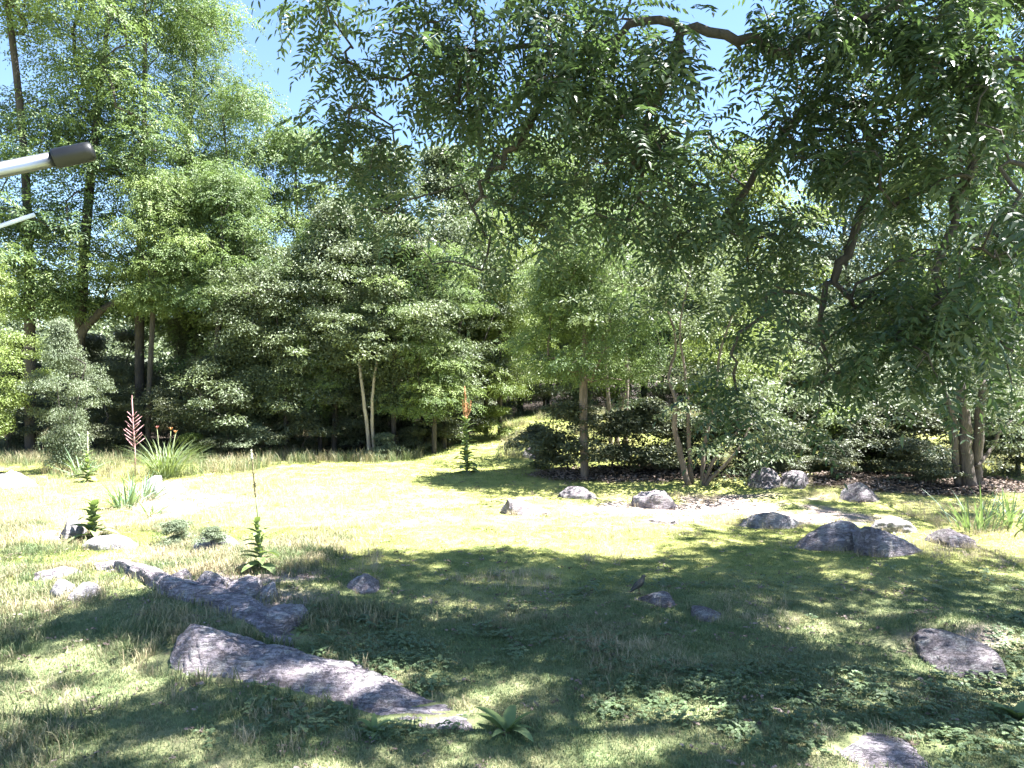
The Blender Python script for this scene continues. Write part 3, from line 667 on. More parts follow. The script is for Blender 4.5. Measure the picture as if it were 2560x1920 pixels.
# far wood closing the view between the trunks
def far_wood():
    r = np.random.default_rng(77); gs = []; n = 3000
    x = r.uniform(-56, 64, n); y = r.uniform(47, 68, n); top = 8.5 + 3.5 * noise2(x * .2, y * .3)
    A = np.stack([x, y, terrain(x, y) + top * r.uniform(.02, 1, n) ** .8], 1)
    m = 900; x = r.uniform(-44, -6.5, m); y = r.uniform(35, 47, m)
    A = np.vstack([A, np.stack([x, y, terrain(x, y) + (3.5 + 2.5 * noise2(x * .3, y * .3)) * r.uniform(.02, 1, m)], 1)])
    gs.append(clump(A, 40, 1.5, .6, 'leaf', r, .42)); V, Fc, Tt = cat_geo(gs)
    tag(link('far_wood', mesh_np('far_wood', V, Fc, Tt), mat=MAT['broad']), 'mass of distant green woodland behind the trees', 'woodland', kind='stuff')
far_wood()

# ------------------------------------------------------------------ the walnut overhead
def walnut():
    r = np.random.default_rng(41); sk = Skel()
    base = np.array([8.6, 5.4, tz(8.6, 5.4) - .1])
    root = empty('walnut_tree', tuple(base)); tag(root, 'big dark walnut whose drooping feathery branches overhang the view from the right', 'tree')
    trunk = smooth_path([base, base + [.05, .05, 1.5], base + [-.1, .2, 3.2], base + [-.5, .5, 5.2], base + [-1.0, .4, 7.5], base + [-1.2, .3, 9.5]], 22)
    sk.chain(trunk)
    limbs = [
        [trunk[9], at(2640, 170, 7.2), at(2450, 205, 7.6), at(2300, 235, 7.9), at(2150, 262, 8.1), at(2060, 250, 8.2), at(1985, 300, 8.2), at(1900, 420, 8.3), at(1800, 560, 8.4)],
        [trunk[12], at(2500, -60, 6.9), at(2250, 20, 7.2), at(2060, 80, 7.5), at(1960, 130, 7.6), at(1860, 92, 7.7), at(1720, 75, 7.9), at(1600, 60, 8), at(1440, 130, 8.1), at(1250, 120, 8.2), at(1080, 190, 8.3), at(930, 200, 8.2)],
        [trunk[15], (5, 5.6, 8.3), (2, 5.6, 8.6), (-1, 5.9, 8.4), (-3.6, 6.3, 7.9)],
        [trunk[14], (6, 3, 7.6), (3, 2, 8.2), (0, 1.8, 8.2), (-2.5, 2.6, 7.9)],
        [trunk[11], (9.0, 8, 6.0), (8.6, 10.5, 6.6), (8.0, 12.5, 6.8)],
        [trunk[12], (10.2, 8, 6.8), (11.6, 11.5, 7.8), (12.4, 15, 8.5)],
        [at(2150, 262, 8.1), at(2172, 430, 8.0), at(2120, 620, 7.9), at(2065, 720, 7.9), at(2055, 860, 7.9)],
        [at(2450, 205, 7.6), at(2420, 420, 7.3), at(2360, 640, 7.2), at(2330, 850, 7.2)],
        [at(1440, 130, 8.1), at(1330, 300, 8.0), at(1230, 430, 8.1), at(1180, 520, 8.2)],
        [at(1720, 75, 7.9), at(1640, 250, 7.8), at(1580, 420, 7.7)],
        [trunk[8], at(2620, 420, 6.4), at(2540, 520, 6.3), at(2400, 620, 6.2)]]
    limb_ids = []
    for L in limbs: 
        P = smooth_path([np.array(q, float) for q in L], 4 * len(L)); P[1:-1] += r.normal(0, .025, (len(P) - 2, 3)); limb_ids.append(sk.chain(P[1:]))
    blobs = [(830, 30, 7.6, 80, 45, 9), (1010, 20, 7.8, 170, 55, 18), (920, 270, 8.0, 85, 130, 19), (1130, 230, 8.1, 140, 150, 30), (1330, 130, 7.7, 190, 170, 46),
             (1540, 100, 7.8, 150, 120, 30), (1490, 300, 7.9, 190, 100, 22), (1180, 410, 8.2, 190, 80, 16), (950, 480, 8.3, 110, 55, 8), (1690, 320, 7.9, 130, 140, 24),
             (1380, 480, 8.1, 170, 60, 10), (2050, 110, 7.6, 190, 110, 36), (1960, 300, 8.0, 100, 90, 16), (2330, 130, 7.4, 220, 150, 44), (2220, 400, 7.8, 190, 160, 38),
             (2470, 330, 7.0, 110, 170, 26), (1790, 560, 8.3, 130, 100, 14), (2010, 610, 8.1, 150, 100, 16), (2250, 680, 7.6, 160, 130, 24), (2325, 880, 7.2, 80, 140, 15),
             (1825, 980, 8.0, 60, 85, 8), (2530, 610, 6.3, 60, 150, 11), (1650, 600, 8.1, 90, 80, 6), (1900, 770, 8.2, 90, 70, 7), (1600, 450, 7.9, 90, 80, 8), (2420, 760, 6.9, 80, 110, 9), (2060, 900, 7.9, 60, 90, 7), (2200, 860, 7.6, 60, 80, 6), (1480, 560, 8.0, 80, 70, 6), (1050, 560, 8.3, 80, 50, 5), (1280, 590, 8.2, 70, 50, 5), (2520, 900, 6.6, 40, 90, 4)]
    an = []
    for u, v, Yd, ru, rv, n in blobs:
        k = max(2, int(n / 4.2)); cs = [unit(r.normal(0, 1, 3)) * r.uniform(.2, 1) ** .5 for _ in range(k)]
        for q in range(n):
            d = cs[q % k]; c = at(u + d[0] * ru * 1.08, v + d[1] * rv * 1.08, Yd + d[2] * .9)
            an.append(c + r.normal(0, .16, 3) * [1, 1, 1.25])
    n_view = len(an)
    # the rest of the crown, above and beside the view
    for cx, cy_, cz, rx, ry, rz, n in ((0, 5.2, 8.4, 4.2, 1.7, .8, 62), (0, 2.2, 8.2, 3.6, 1.5, .8, 40), (5, 4, 8.6, 2.6, 2.6, 1.2, 60), (8.4, 10.2, 6.8, 1.6, 3.0, 1.3, 70),
                                      (9.5, 5.5, 9.5, 3, 3, 1.6, 60), (4.6, 8.2, 8.3, 2.6, 1.4, .8, 46), (.6, 8.3, 7.9, 2.6, .7, .5, 18), (8.2, 13.2, 7.2, 1.6, 1.2, 1.0, 26), (5.2, 6.6, 9.8, 4.4, 2.2, 1.3, 190), (1.0, 6.6, 8.9, 3.2, 2.4, .8, 90), (-1.6, 4.6, 8.6, 2.6, 2.0, .7, 60), (9.5, 9.5, 9.0, 3.5, 3.0, 1.2, 110), (4.6, 10.1, 9.9, 4.2, 1.4, .7, 230), (8.4, 10.8, 9.0, 3.0, 1.8, .9, 80), (7.0, 9.1, 9.9, 1.6, .9, .6, 50), (12.6, 15.6, 8.6, 2.6, 2.6, 1.0, 110)):
        for _ in range(n):
            d = unit(r.normal(0, 1, 3)) * r.uniform(.1, 1) ** .4; an.append(np.array([cx + d[0] * rx, cy_ + d[1] * ry, cz + d[2] * rz]))
    an = np.array(an); sx, sy = sd[0] / sd[2], sd[1] / sd[2]
    gx_, gy_ = an[:, 0] - sx * an[:, 2], an[:, 1] - sy * an[:, 2]; keep = np.ones(len(an), bool)     # breaks in the crown let the sun through to these spots
    for px, py, rx, ry in ((-1.1, 8.5, 1.25, .6), (1.35, 6.7, .6, .4), (2.6, 7.7, .6, .32), (.4, 7.6, .45, .3), (-5.2, 10.2, 2.2, 1.5), (-.4, 6.2, .4, .3), (4.2, 6.6, .4, .3), (-3.4, 6.3, .4, .35), (-2.6, 5.4, .5, .3), (.9, 5.5, .5, .25), (2.4, 5.5, .4, .25), (-4.3, 7.0, .4, .4), (-1.6, 6.6, .6, .35), (-2.7, 7.2, .5, .3), (-3.2, 8.9, .9, .5), (-4.3, 6.0, .5, .4), (-1.4, 5.3, .45, .25), (3.3, 5.6, .4, .25), (3.6, 7.4, .5, .25), (5.0, 7.4, .45, .25), (1.9, 6.0, .4, .25), (-.2, 5.2, .4, .2)):
        keep &= (((gx_ - px) / rx) ** 2 + ((gy_ - py) / ry) ** 2 > 1) | (np.arange(len(an)) < n_view)
    n_view = int(keep[:n_view].sum()); an = an[keep]
    dist = np.array([np.min(np.linalg.norm(sk.p - a, axis=1)) for a in an])
    for k in np.argsort(dist): sk.attach(an[k], .28, .15, .16, r)
    sk.solve(.33, .005, .55)
    link('trunk', tube_mesh('trunk', trunk - base, np.linspace(.36, .16, len(trunk)), 14, .05), root, MAT['bark'])
    for L in limb_ids:
        P = np.vstack([sk.p[sk.par[L[0]]], sk.p[L]]); rad = np.concatenate([[sk.r[L[0]]], sk.r[L]])
        link('limb', tube_mesh('limb', P - base, np.maximum(.009, rad * .44), 9, .06), root, MAT['bark'])
    on = set(i for L in limb_ids for i in L)
    tw = tubes_mesh('twigs', [(p - base, np.minimum(q, .05), 4) for p, q in sk.chains(0) if q[0] < .12])
    tag(link('twigs', tw, root, MAT['bark']), None, None, kind='stuff')
    # compound leaves
    reps = np.where(np.arange(len(an)) < n_view, 5, 11); A = np.repeat(an, reps, 0); n = len(A)
    az = r.uniform(0, 2 * math.pi, n); el = r.uniform(-.95, .3, n)
    D = np.stack([np.cos(az) * np.cos(el), np.sin(az) * np.cos(el), np.sin(el)], 1)
    P = A + r.normal(0, .11, (n, 3)); Nn = np.array([0, 0, 1.]) + r.normal(0, .3, (n, 3)); Lr = np.where(np.arange(n) < n_view * 5, r.uniform(.36, .60, n), r.uniform(.28, .5, n))
    tint = np.clip(np.repeat(r.uniform(.1, .9, len(an)), reps) * .5 + r.uniform(0, .5, n), 0, 1)
    mid = P + D * (Lr * .5)[:, None]; ok = np.arange(n) < n_view * 5
    u = 1280 + F * mid[:, 0] / mid[:, 1]; v = 950 + F * (CAM_H - mid[:, 2]) / mid[:, 1]
    inside = ok & (u > 20) & (u < 2540) & (v > 10) & (v < 1200)
    score = np.where(inside, Lr / mid[:, 1], 0); single = np.argsort(-score)[:300]; mask = np.ones(n, bool); mask[single] = False
    m1, m2 = mask & ok, mask & ~ok                       # plainer leaflets on the part of the crown above the view
    g = cat_geo([(v, f[:, :4], t) for v, f, t in (fronds(P[m2] - base, D[m2], Nn[m2], Lr[m2], 7, .042, .12, tint[m2], False, .45),)])
    up = link('upper_foliage', mesh_np('upper_foliage', *g), root, MAT['walnut']); up['kind'] = 'stuff'
    g = fronds(P[m1] - base, D[m1], Nn[m1], Lr[m1], 8, .036, .115, tint[m1], True, .45)
    fo = link('foliage', mesh_np('foliage', *g), root, MAT['walnut']); fo['kind'] = 'stuff'
    protos = []
    for k in range(6):
        e3 = np.eye(3); v_, f_, t_ = fronds(np.zeros((1, 3)), e3[:1], e3[2:], np.array([1.0]), 6 + k % 3, .085, .29, np.array([k / 5]), True, .3 + .06 * k)
        sv, sf = tube([(0, 0, 0), (.3, 0, -.03), (.6, 0, -.13), (.95, 0, -.3)], [.006, .005, .004, .002], 4, cap=False)
        me = bpy.data.meshes.new('leaf'); me.from_pydata([tuple(q) for q in np.vstack([v_, sv])], [], [tuple(q) for q in f_] + [tuple(q + len(v_)) for q in sf])
        at_ = me.attributes.new('tint', 'FLOAT', 'POINT'); at_.data.foreach_set('value', np.concatenate([t_, np.full(len(sv), .5)]).astype(np.float32))
        me.materials.append(MAT['walnut']); protos.append(me)
    for c, i in enumerate(single):
        o = bpy.data.objects.new('leaf', protos[c % 6]); col.objects.link(o); o.parent = root
        d = Vector(D[i]); nz = Vector(Nn[i]); sy = nz.cross(d).normalized(); nz = d.cross(sy).normalized()
        m = Matrix((d, sy, nz)).transposed().to_4x4(); s = Lr[i]
        o.matrix_basis = Matrix.Translation(Vector(P[i] - base)) @ m @ Matrix.Scale(s, 4)
walnut()

# ------------------------------------------------------------------ herbs: mulleins, yuccas, irises, lilies
def blade_mesh(name, L, W, arch, fold=.15, segs=7, blunt=False, tint=.5):
    """a strap or oval leaf growing along +X from the origin, arching over"""
    V = []; Fc = []
    for i in range(segs + 1):
        t = i / segs
        wd = W * (math.sin(math.pi * (.12 + .88 * t) ** .8) ** .7 + .05 if blunt else (1 - t ** 2.2) * (.7 + .5 * min(1, t * 3)) * .9 + .02)
        a = arch * t; x = L * (math.sin(a) / arch if abs(arch) > .01 else t); z = -L * ((1 - math.cos(a)) / arch if abs(arch) > .01 else 0)
        V += [(x, wd * .5, z + fold * wd), (x, 0, z), (x, -wd * .5, z + fold * wd)]
    for i in range(segs):
        k = i * 3; Fc += [(k, k + 3, k + 4, k + 1), (k + 1, k + 4, k + 5, k + 2)]
    return mesh_np(name, V, Fc, np.full(len(V), tint), True)

MLEAF = [blade_mesh('leaf', 1, .36, .7 + .3 * k, .12, 7, True, .2 + .3 * k) for k in range(3)]
SLEAF = [blade_mesh('leaf', 1, .05, .15 + .25 * k, .25, 7, False, .15 + .35 * k) for k in range(3)]
LLEAF = [blade_mesh('leaf', 1, .014, .9 + .5 * k, .2, 8, False, .15 + .35 * k) for k in range(3)]

def put_leaf(parent, me, mat, base, az, el, L, wide=1.0):
    o = bpy.data.objects.new('leaf', me); col.objects.link(o); o.parent = parent
    if not me.materials: me.materials.append(mat)
    o.location = base; o.rotation_euler = (random.uniform(-.2, .2), -el, az); o.scale = (L, L * wide, L)
    return o

STEM = plain('herb stem', (.22, .25, .12), .8); DEADSTALK = plain('dry orange stalk', (.42, .21, .10), .85); PINK = plain('dry pink stalk', (.40, .22, .23), .8)
SPIKE = plain('seed spike', (.15, .13, .065), .9, .5, scale=60); PALEBUD = plain('pale flower bud', (.62, .6, .42), .7); ORANGE = plain('orange petal', (.5, .22, .09), .6); RED = plain('red petal', (.42, .12, .12), .6)

def knobbly(name, p0, p1, r, seed, n=26, knob=.5):
    """a flower spike: a tapering stalk set with seed capsules"""
    rr = np.random.default_rng(seed); p0 = np.array(p0, float); p1 = np.array(p1, float); lst = [(np.array([p0, (p0 + p1) / 2, p1]), np.array([r * .6, r * .5, r * .3]), 6)]
    for i in range(n):
        t = rr.uniform(0, 1); c = p0 + (p1 - p0) * t; a = rr.uniform(0, 6.28); d = np.array([math.cos(a), math.sin(a), .8]); q = r * (1.25 - .7 * t) * knob * 2
        lst.append((np.array([c, c + d * q * .6, c + d * q]), np.array([r * .25, r * .42, r * .12]), 5))
    return tubes_mesh(name, lst)

def mullein(label, u, v, H, leaf_top, n_leaf, leaf_L, spike_mat, branches=(), tilt=(0, 0), spike=True, pale_tip=False, sr=.018, seed=0):
    random.seed(seed); x, y, z = spot(u, v); e = empty('mullein', (x, y, z - .02)); tag(e, label, 'mullein', 'mullein plants')
    top = np.array([tilt[0], tilt[1], H]); P = [top * t + np.array([0.02 * math.sin(4 * t), 0, 0]) for t in np.linspace(0, 1 if not spike else .62, 8)]
    link('stem', tube_mesh('stem', P, np.linspace(sr, sr * .6, 8), 7), e, STEM)
    for i in range(n_leaf):
        t = (i / n_leaf) ** 1.1; b = top * (leaf_top * t); az = i * 2.4 + random.uniform(-.3, .3)
        put_leaf(e, MLEAF[i % 3], MAT['mleaf'], tuple(b), az, .25 + .75 * t + random.uniform(-.15, .15), leaf_L * (1 - .5 * t) * random.uniform(.85, 1.15))
    if spike:
        link('flower_spike', knobbly('flower_spike', P[-1], top, sr * 1.25, seed, 40), e, spike_mat)
        for k, (dx, h0, h1) in enumerate(branches):
            a = top * h0; m = np.array([dx * .8, .02, H * (h0 + .35 * (h1 - h0))]); c = np.array([dx, .02, H * h1])
            s = link('side_spike', tubes_mesh('side_spike', [(np.array([a, (a + m) / 2 + [dx * .15, 0, -.02], m]), np.array([sr * .5] * 3), 5)]), e, spike_mat)
            link('seed_head', knobbly('seed_head', m, c, sr, seed + k + 1, 18), s, spike_mat)
        if pale_tip: link('bud', knobbly('bud', top * .93, top * 1.0, sr * 1.5, seed + 5, 16, .35), e, PALEBUD)
    return e

mullein('tallest mullein with orange branched seed spikes at the right end of the sunny lawn', 1167, 1180, 2.5, .62, 50, .56, DEADSTALK, ((-.12, .64, .84), (.11, .64, .84), (.03, .66, .8)), (-.06, 0), sr=.038, seed=3)
mullein('slender mullein with a long thin spotted stalk rising out of the rock ledges', 652, 1428, 1.62, .42, 32, .36, SPIKE, (), (-.13, 0), pale_tip=True, sr=.019, seed=4)
mullein('squat leafy mullein rosette beside the tipped white stone', 232, 1352, .78, .85, 34, .5, SPIKE, (), (0, 0), spike=False, sr=.018, seed=5)
mullein('pale whitish mullein standing in grass at the left edge of the wood', 216, 1205, 1.35, .6, 26, .42, PALEBUD, (), (.03, 0), pale_tip=True, sr=.016, seed=6)

def sword_clump(label, u, v, L, n, me=SLEAF, mat='sword', name='sword_leaf_clump', spread=.22, el=(.75, 1.45), cat='plant', wide=1.0, seed=1):
    random.seed(seed); x, y, z = spot(u, v); e = empty(name, (x, y, z - .02)); tag(e, label, cat)
    for i in range(n):
        a = random.uniform(0, 6.28); q = spread * random.random() ** .5
        put_leaf(e, me[i % 3], MAT[mat], (math.cos(a) * q, math.sin(a) * q, 0), a + random.uniform(-.7, .7), random.uniform(*el), L * random.uniform(.65, 1.1), wide)
    return e

sword_clump('stiff blue-green sword-leaf clump in front of the pale pointed stone', 312, 1268, .72, 60, spread=.2, seed=11)
sword_clump('bleached sword-leaf clump between the pink stalk and pale stone', 352, 1252, .8, 40, spread=.25, seed=12, el=(.5, 1.4))
sword_clump('low arching yucca leaves right of the blue-green clump', 372, 1286, .6, 40, spread=.2, seed=13, el=(.1, .8))
sword_clump('pale spiky yucca tuft left of the pink stalk near the wood', 205, 1190, .9, 44, spread=.2, seed=14, el=(.4, 1.4))
sword_clump('tall dark iris leaves at the right edge below the old cedar', 2440, 1325, .95, 40, spread=.4, seed=15, wide=.75)
sword_clump('shaded iris leaves at the far right edge behind the first iris', 2525, 1310, .95, 34, spread=.4, seed=16, wide=.75)
lily = sword_clump('arching day lily clump with a red and an orange bloom', 415, 1195, 1.45, 260, LLEAF, 'lily', 'day_lily', .36, (1.05, 1.52), seed=17)
for dx, zt, mt, nm in ((-.17, 1.36, RED, 'red'), (.2, 1.32, ORANGE, 'orange'), (.32, 1.24, ORANGE, 'orange')):
    s = link('flower_stalk', tube_mesh('flower_stalk', [(dx * .4, -.1, 0), (dx * .7, -.12, zt * .5), (dx, -.15, zt)], .006, 6), lily, STEM)
    lst = []
    for k in range(6):
        a = k * 1.047; d = np.array([math.cos(a), math.sin(a), 0]); c = np.array([dx, -.15, zt]); lst.append((c, d))
    pv = []; pf = []
    for c, d in lst:
        sd_ = np.array([-d[1], d[0], 0]); k = len(pv)
        pv += [c, c + d * .03 + sd_ * .02 + [0, 0, .05], c + d * .06 + [0, 0, .08], c + d * .03 - sd_ * .02 + [0, 0, .05]]; pf.append((k, k + 1, k + 2, k + 3))
    link('bloom', mesh_np('bloom', pv, pf), s, mt)

def yucca_stalk():
    x, y, z = spot(336, 1190); e = empty('yucca_stalk', (x, y, z)); tag(e, 'dry pink yucca stalk with short upswept side branches', 'yucca stalk')
    H = (1190 - 992) * y / F
    link('stem', tube_mesh('stem', [(0.02, 0, 0), (0.015, 0, H * .3), (-.03, 0, H * .62), (-.07, 0, H)], [.022, .02, .017, .009], 7), e, PINK)
    r = np.random.default_rng(5)
    for i in range(20):
        t = .36 + .42 * i / 20; s = (1 if i % 2 else -1); L = .33 * (1 - (i / 20) * .5); p = np.array([.02 - .07 * t, 0, H * t]); a = r.uniform(-.6, .6)
        d = np.array([s * math.cos(a), math.sin(a), .8]); q = p + d * L * .8
        b_ = link('side_branch', tube_mesh('side_branch', [p, p + d * L * .35 + [0, 0, -.01], q], [.011, .010, .008], 6), e, PINK)
        if i % 3 == 0: link('pod', knobbly('pod', q, q + d * .05, .02, i, 3, .4), b_, PINK)
    link('tip', knobbly('tip', (-.068, 0, H * .97), (-.07, 0, H * 1.02), .022, 3, 6, .4), e, PINK)
yucca_stalk()

def weed(label, u, v, n, L, seed):
    random.seed(seed); x, y, z = spot(u, v); e = empty('broadleaf_weed', (x, y, z - .01)); tag(e, label, 'weed')
    for i in range(n): put_leaf(e, MLEAF[i % 3], MAT['clover'], (0, 0, 0), i * 2.4 + random.uniform(-.3, .3), random.uniform(.35, 1.2), L * random.uniform(.6, 1.1), .8)
weed('dark broad-leaved dock at the near tip of the longest ledge', 1268, 1835, 12, .32, 1)
weed('low broad-leaved weed below the longest ledge in front', 935, 1835, 16, .2, 2)
weed('small bright weed at the foot of the crumbling stone slope', 752, 1580, 10, .14, 3)
weed('leafy weed at the bottom right edge of the lawn', 2545, 1800, 16, .3, 4)
weed('small lit weed at the foot of the forked tan stems', 1785, 1222, 12, .28, 5)

# ------------------------------------------------------------------ bird
def bird():
    x, y, z = spot(1600, 1486); e = empty('bird', (x, y, z), math.radians(12)); tag(e, 'dark upright bird standing in the shaded lawn, tail to the left', 'bird')
    dark = plain('dark plumage', (.035, .035, .032), .6, .4, scale=40); beak = plain('beak', (.25, .17, .05), .4); leg = plain('bird leg', (.12, .08, .05), .6); eye = plain('eye', (.01, .01, .01), .1, 0)
    sp = smooth_path([(-.135, 0, .028), (-.10, 0, .048), (-.062, 0, .075), (-.035, 0, .098), (-.005, 0, .125), (.02, 0, .155), (.036, 0, .182), (.044, 0, .205), (.06, 0, .216), (.076, 0, .213)], 30)
    kr = np.interp(np.linspace(0, 9, 30), range(10), [.008, .012, .018, .034, .043, .040, .028, .024, .022, .008])
    V_, F_ = tube(sp, kr, 12); V_[:, 1] *= np.interp(V_[:, 0], [-.13, -.06, -.03], [1.7, 1.0, 1.0])
    me = mesh_np('body', V_, F_, smooth=True); link('body', me, e, dark)
    for s in (-1, 1):
        w_, f_ = tube(smooth_path([(.012, s * .036, .158), (-.03, s * .041, .118), (-.075, s * .026, .078), (-.105, s * .012, .052)], 10), np.interp(np.arange(10), [0, 3, 9], [.012, .024, .004]), 8)
        w_[:, 1] = s * .034 + (w_[:, 1] - s * .034) * .45
        link('wing', mesh_np('wing', w_, f_, smooth=True), e, dark)
        lg = link('leg', tube_mesh('leg', [(-.02, s * .018, .085), (-.012, s * .018, .045), (-.016, s * .018, .006)], [.007, .003, .003], 6), e, leg)
        link('foot', tubes_mesh('foot', [(np.array([(-.016, s * .018, .006), (-.016 + .03 * math.cos(a), s * .018 + .03 * math.sin(a), .004)]), np.array([.003, .002]), 5) for a in (-.5, 0, .5, 3.14)]), lg, leg)
        bm = bmesh.new(); bmesh.ops.create_uvsphere(bm, u_segments=8, v_segments=6, radius=.0035); mm = bpy.data.meshes.new('eye'); bm.to_mesh(mm); bm.free()
        ey = link('eye', mm, e, eye); ey.location = (.064, s * .019, .219)
    link('beak', tube_mesh('beak', [(.074, 0, .213), (.088, 0, .212), (.103, 0, .208)], [.007, .005, .001], 8), e, beak)
bird()

# ------------------------------------------------------------------ antenna
def antenna():
    tipP = at(235, 378, 1.25); tip2 = at(88, 537, 1.6)
    alu = plain('brushed aluminium', (.30, .31, .34), .34, .2, 1.0, 12); blk = plain('black plastic', (.007, .007, .008), .45, .2); whi = plain('white fibreglass', (.6, .62, .66), .4, .05)
    d = unit(at(232, 380, 1.25) - at(0, 428, 1.2)); far = tipP - d * 1.55
    base = np.array([far[0], far[1], tz(far[0], far[1])])
    e = empty('antenna', tuple(base)); tag(e, 'silver antenna boom with a black end cap reaching in from the left edge', 'antenna')
    link('mast', tube_mesh('mast', [(0, 0, -.1), (0, 0, 2), (0, 0, far[2] + .3 - base[2])], .025, 16), e, alu)
    cap0 = tipP - d * .062
    link('boom', tube_mesh('boom', [far - d * .1 - base, (far + cap0) / 2 - base, cap0 + d * .01 - base], .0125, 24), e, alu)
    pr = [.0155, .0163, .0163, .0163, .0158, .0125, .006]; ts = [0, .004, .03, .05, .058, .0625, .0635]
    link('end_cap', tube_mesh('end_cap', [cap0 + d * t - base for t in ts], pr, 24), e, blk)
    p2 = np.array([far[0], far[1], far[2] - .25]); d2 = unit(tip2 - p2)
    link('thin_rod', tube_mesh('thin_rod', [p2 - base, (p2 + tip2) / 2 - base, tip2 - base], .0045, 12), e, whi)
antenna()

# ------------------------------------------------------------------ grass, clover, litter (uncountable ground cover)
def tuft(name, n, h, wdt, spread, lean, seed, mat):
    r = np.random.default_rng(seed); V = []; Fc = []; T_ = []
    for i in range(n):
        a = r.uniform(0, 6.28); q = spread * r.random() ** .5; b = np.array([math.cos(a) * q, math.sin(a) * q, 0]); a2 = r.uniform(0, 6.28)
        L = h * r.uniform(.5, 1.1); ln = lean * r.uniform(.2, 1); o = np.array([math.cos(a2), math.sin(a2), 0]); s = np.array([-o[1], o[0], 0]) * wdt * r.uniform(.7, 1.2) * .5
        m = b + o * L * ln * .35 + [0, 0, L * .6]; t = b + o * L * ln + [0, 0, L * (1 - .3 * ln)]
        k = len(V); V += [b - s, b + s, m + s * .8, m - s * .8, t]; Fc += [(k, k + 1, k + 2, k + 3), (k + 3, k + 2, k + 4, k + 4)]; T_ += [r.random()] * 5
    me = bpy.data.meshes.new(name); me.from_pydata([tuple(v) for v in V], [], [f if f[2] != f[3] else f[:3] for f in Fc])
    at_ = me.attributes.new('tint', 'FLOAT', 'POINT'); at_.data.foreach_set('value', np.array(T_, np.float32)); me.materials.append(mat)
    return bpy.data.objects.new(name, me)

def clover_tuft(seed):
    r = np.random.default_rng(seed); gs = []
    for i in range(9):
        c = np.array([*r.uniform(-.07, .07, 2), r.uniform(.02, .06)]); a0 = r.uniform(0, 6.28)
        for k in range(3):
            a = a0 + k * 2.09; d = np.array([[math.cos(a), math.sin(a), r.uniform(-.1, .3)]])
            gs.append(leaf_geo(c[None], d, np.array([[0, 0, 1.]]), np.array([.022]), np.array([.02]), r.uniform(0, 1, 1), True))
    V_, F_, T_ = cat_geo(gs); me = mesh_np('clover', V_, F_, T_); me.materials.append(MAT['clover']); return bpy.data.objects.new('clover', me)

def litter_proto(seed, mat, s=.045):
    r = np.random.default_rng(seed); n = 8
    P = np.stack([r.uniform(-.15, .15, n), r.uniform(-.15, .15, n), r.uniform(.005, .03, n)], 1); a = r.uniform(0, 6.28, n)
    D = np.stack([np.cos(a), np.sin(a), r.normal(0, .25, n)], 1); N = np.array([0, 0, 1.]) + r.normal(0, .45, (n, 3))
    V_, F_, T_ = leaf_geo(P, D, N, s * r.uniform(.7, 1.6, n), s * .6, r.uniform(0, 1, n), True); me = mesh_np('litter', V_, F_, T_); me.materials.append(mat); return bpy.data.objects.new('litter', me)

def scatter(name, label, cat, P, protos, scl, tilt=.15, parent=None):
    """one uncountable cover: points carrying instances of small tufts"""
    n = len(P); me = bpy.data.meshes.new(name); me.vertices.add(n); me.vertices.foreach_set('co', np.asarray(P, np.float32).ravel())
    a = me.attributes.new('rot', 'FLOAT_VECTOR', 'POINT')
    a.data.foreach_set('vector', np.stack([rng.normal(0, tilt, n), rng.normal(0, tilt, n), rng.uniform(0, 6.28, n)], 1).astype(np.float32).ravel())
    a = me.attributes.new('scl', 'FLOAT', 'POINT'); a.data.foreach_set('value', np.asarray(scl, np.float32))
    a = me.attributes.new('pick', 'INT', 'POINT'); a.data.foreach_set('value', rng.integers(0, len(protos), n).astype(np.int32))
    o = link(name, me); ng = bpy.data.node_groups.new(name, 'GeometryNodeTree')
    ng.interface.new_socket('Geometry', in_out='INPUT', socket_type='NodeSocketGeometry'); ng.interface.new_socket('Geometry', in_out='OUTPUT', socket_type='NodeSocketGeometry')
    gi = ng.nodes.new('NodeGroupInput'); go = ng.nodes.new('NodeGroupOutput'); jn = ng.nodes.new('GeometryNodeJoinGeometry')
    def named(nm, typ):
        q = ng.nodes.new('GeometryNodeInputNamedAttribute'); q.data_type = typ; q.inputs[0].default_value = nm; return q.outputs[0]
    rot, sc_, pk = named('rot', 'FLOAT_VECTOR'), named('scl', 'FLOAT'), named('pick', 'INT')
    for k, pr in enumerate(protos):
        ob = ng.nodes.new('GeometryNodeObjectInfo'); ob.inputs[0].default_value = pr
        ip = ng.nodes.new('GeometryNodeInstanceOnPoints'); cmp_ = ng.nodes.new('FunctionNodeCompare'); cmp_.data_type = 'INT'; cmp_.operation = 'EQUAL'
        ng.links.new(pk, cmp_.inputs[2]); cmp_.inputs[3].default_value = k
        ng.links.new(gi.outputs[0], ip.inputs['Points']); ng.links.new(cmp_.outputs[0], ip.inputs['Selection']); ng.links.new(ob.outputs['Geometry'], ip.inputs['Instance'])
        ng.links.new(rot, ip.inputs['Rotation']); ng.links.new(sc_, ip.inputs['Scale']); ng.links.new(ip.outputs[0], jn.inputs[0])
    ng.links.new(jn.outputs[0], go.inputs[0]); md = o.modifiers.new('scatter', 'NODES'); md.node_group = ng
    return tag(o, label, cat, kind='stuff')

def off_rocks(x, y, k=1.0):
    ok = np.ones(len(x), bool)
    for cx, cy_, rx, ry, yaw in FOOT:
        dx, dy = x - cx, y - cy_; a = dx * math.cos(yaw) + dy * math.sin(yaw); b = -dx * math.sin(yaw) + dy * math.cos(yaw)
        ok &= (a / (rx * k)) ** 2 + (b / (ry * k)) ** 2 > 1
    return ok

def wedge(n, y0, y1, side=.84):
    y = np.sqrt(rng.uniform(y0 ** 2, y1 ** 2, n)); x = rng.uniform(-1, 1, n) * (side * y + .6); return x, y

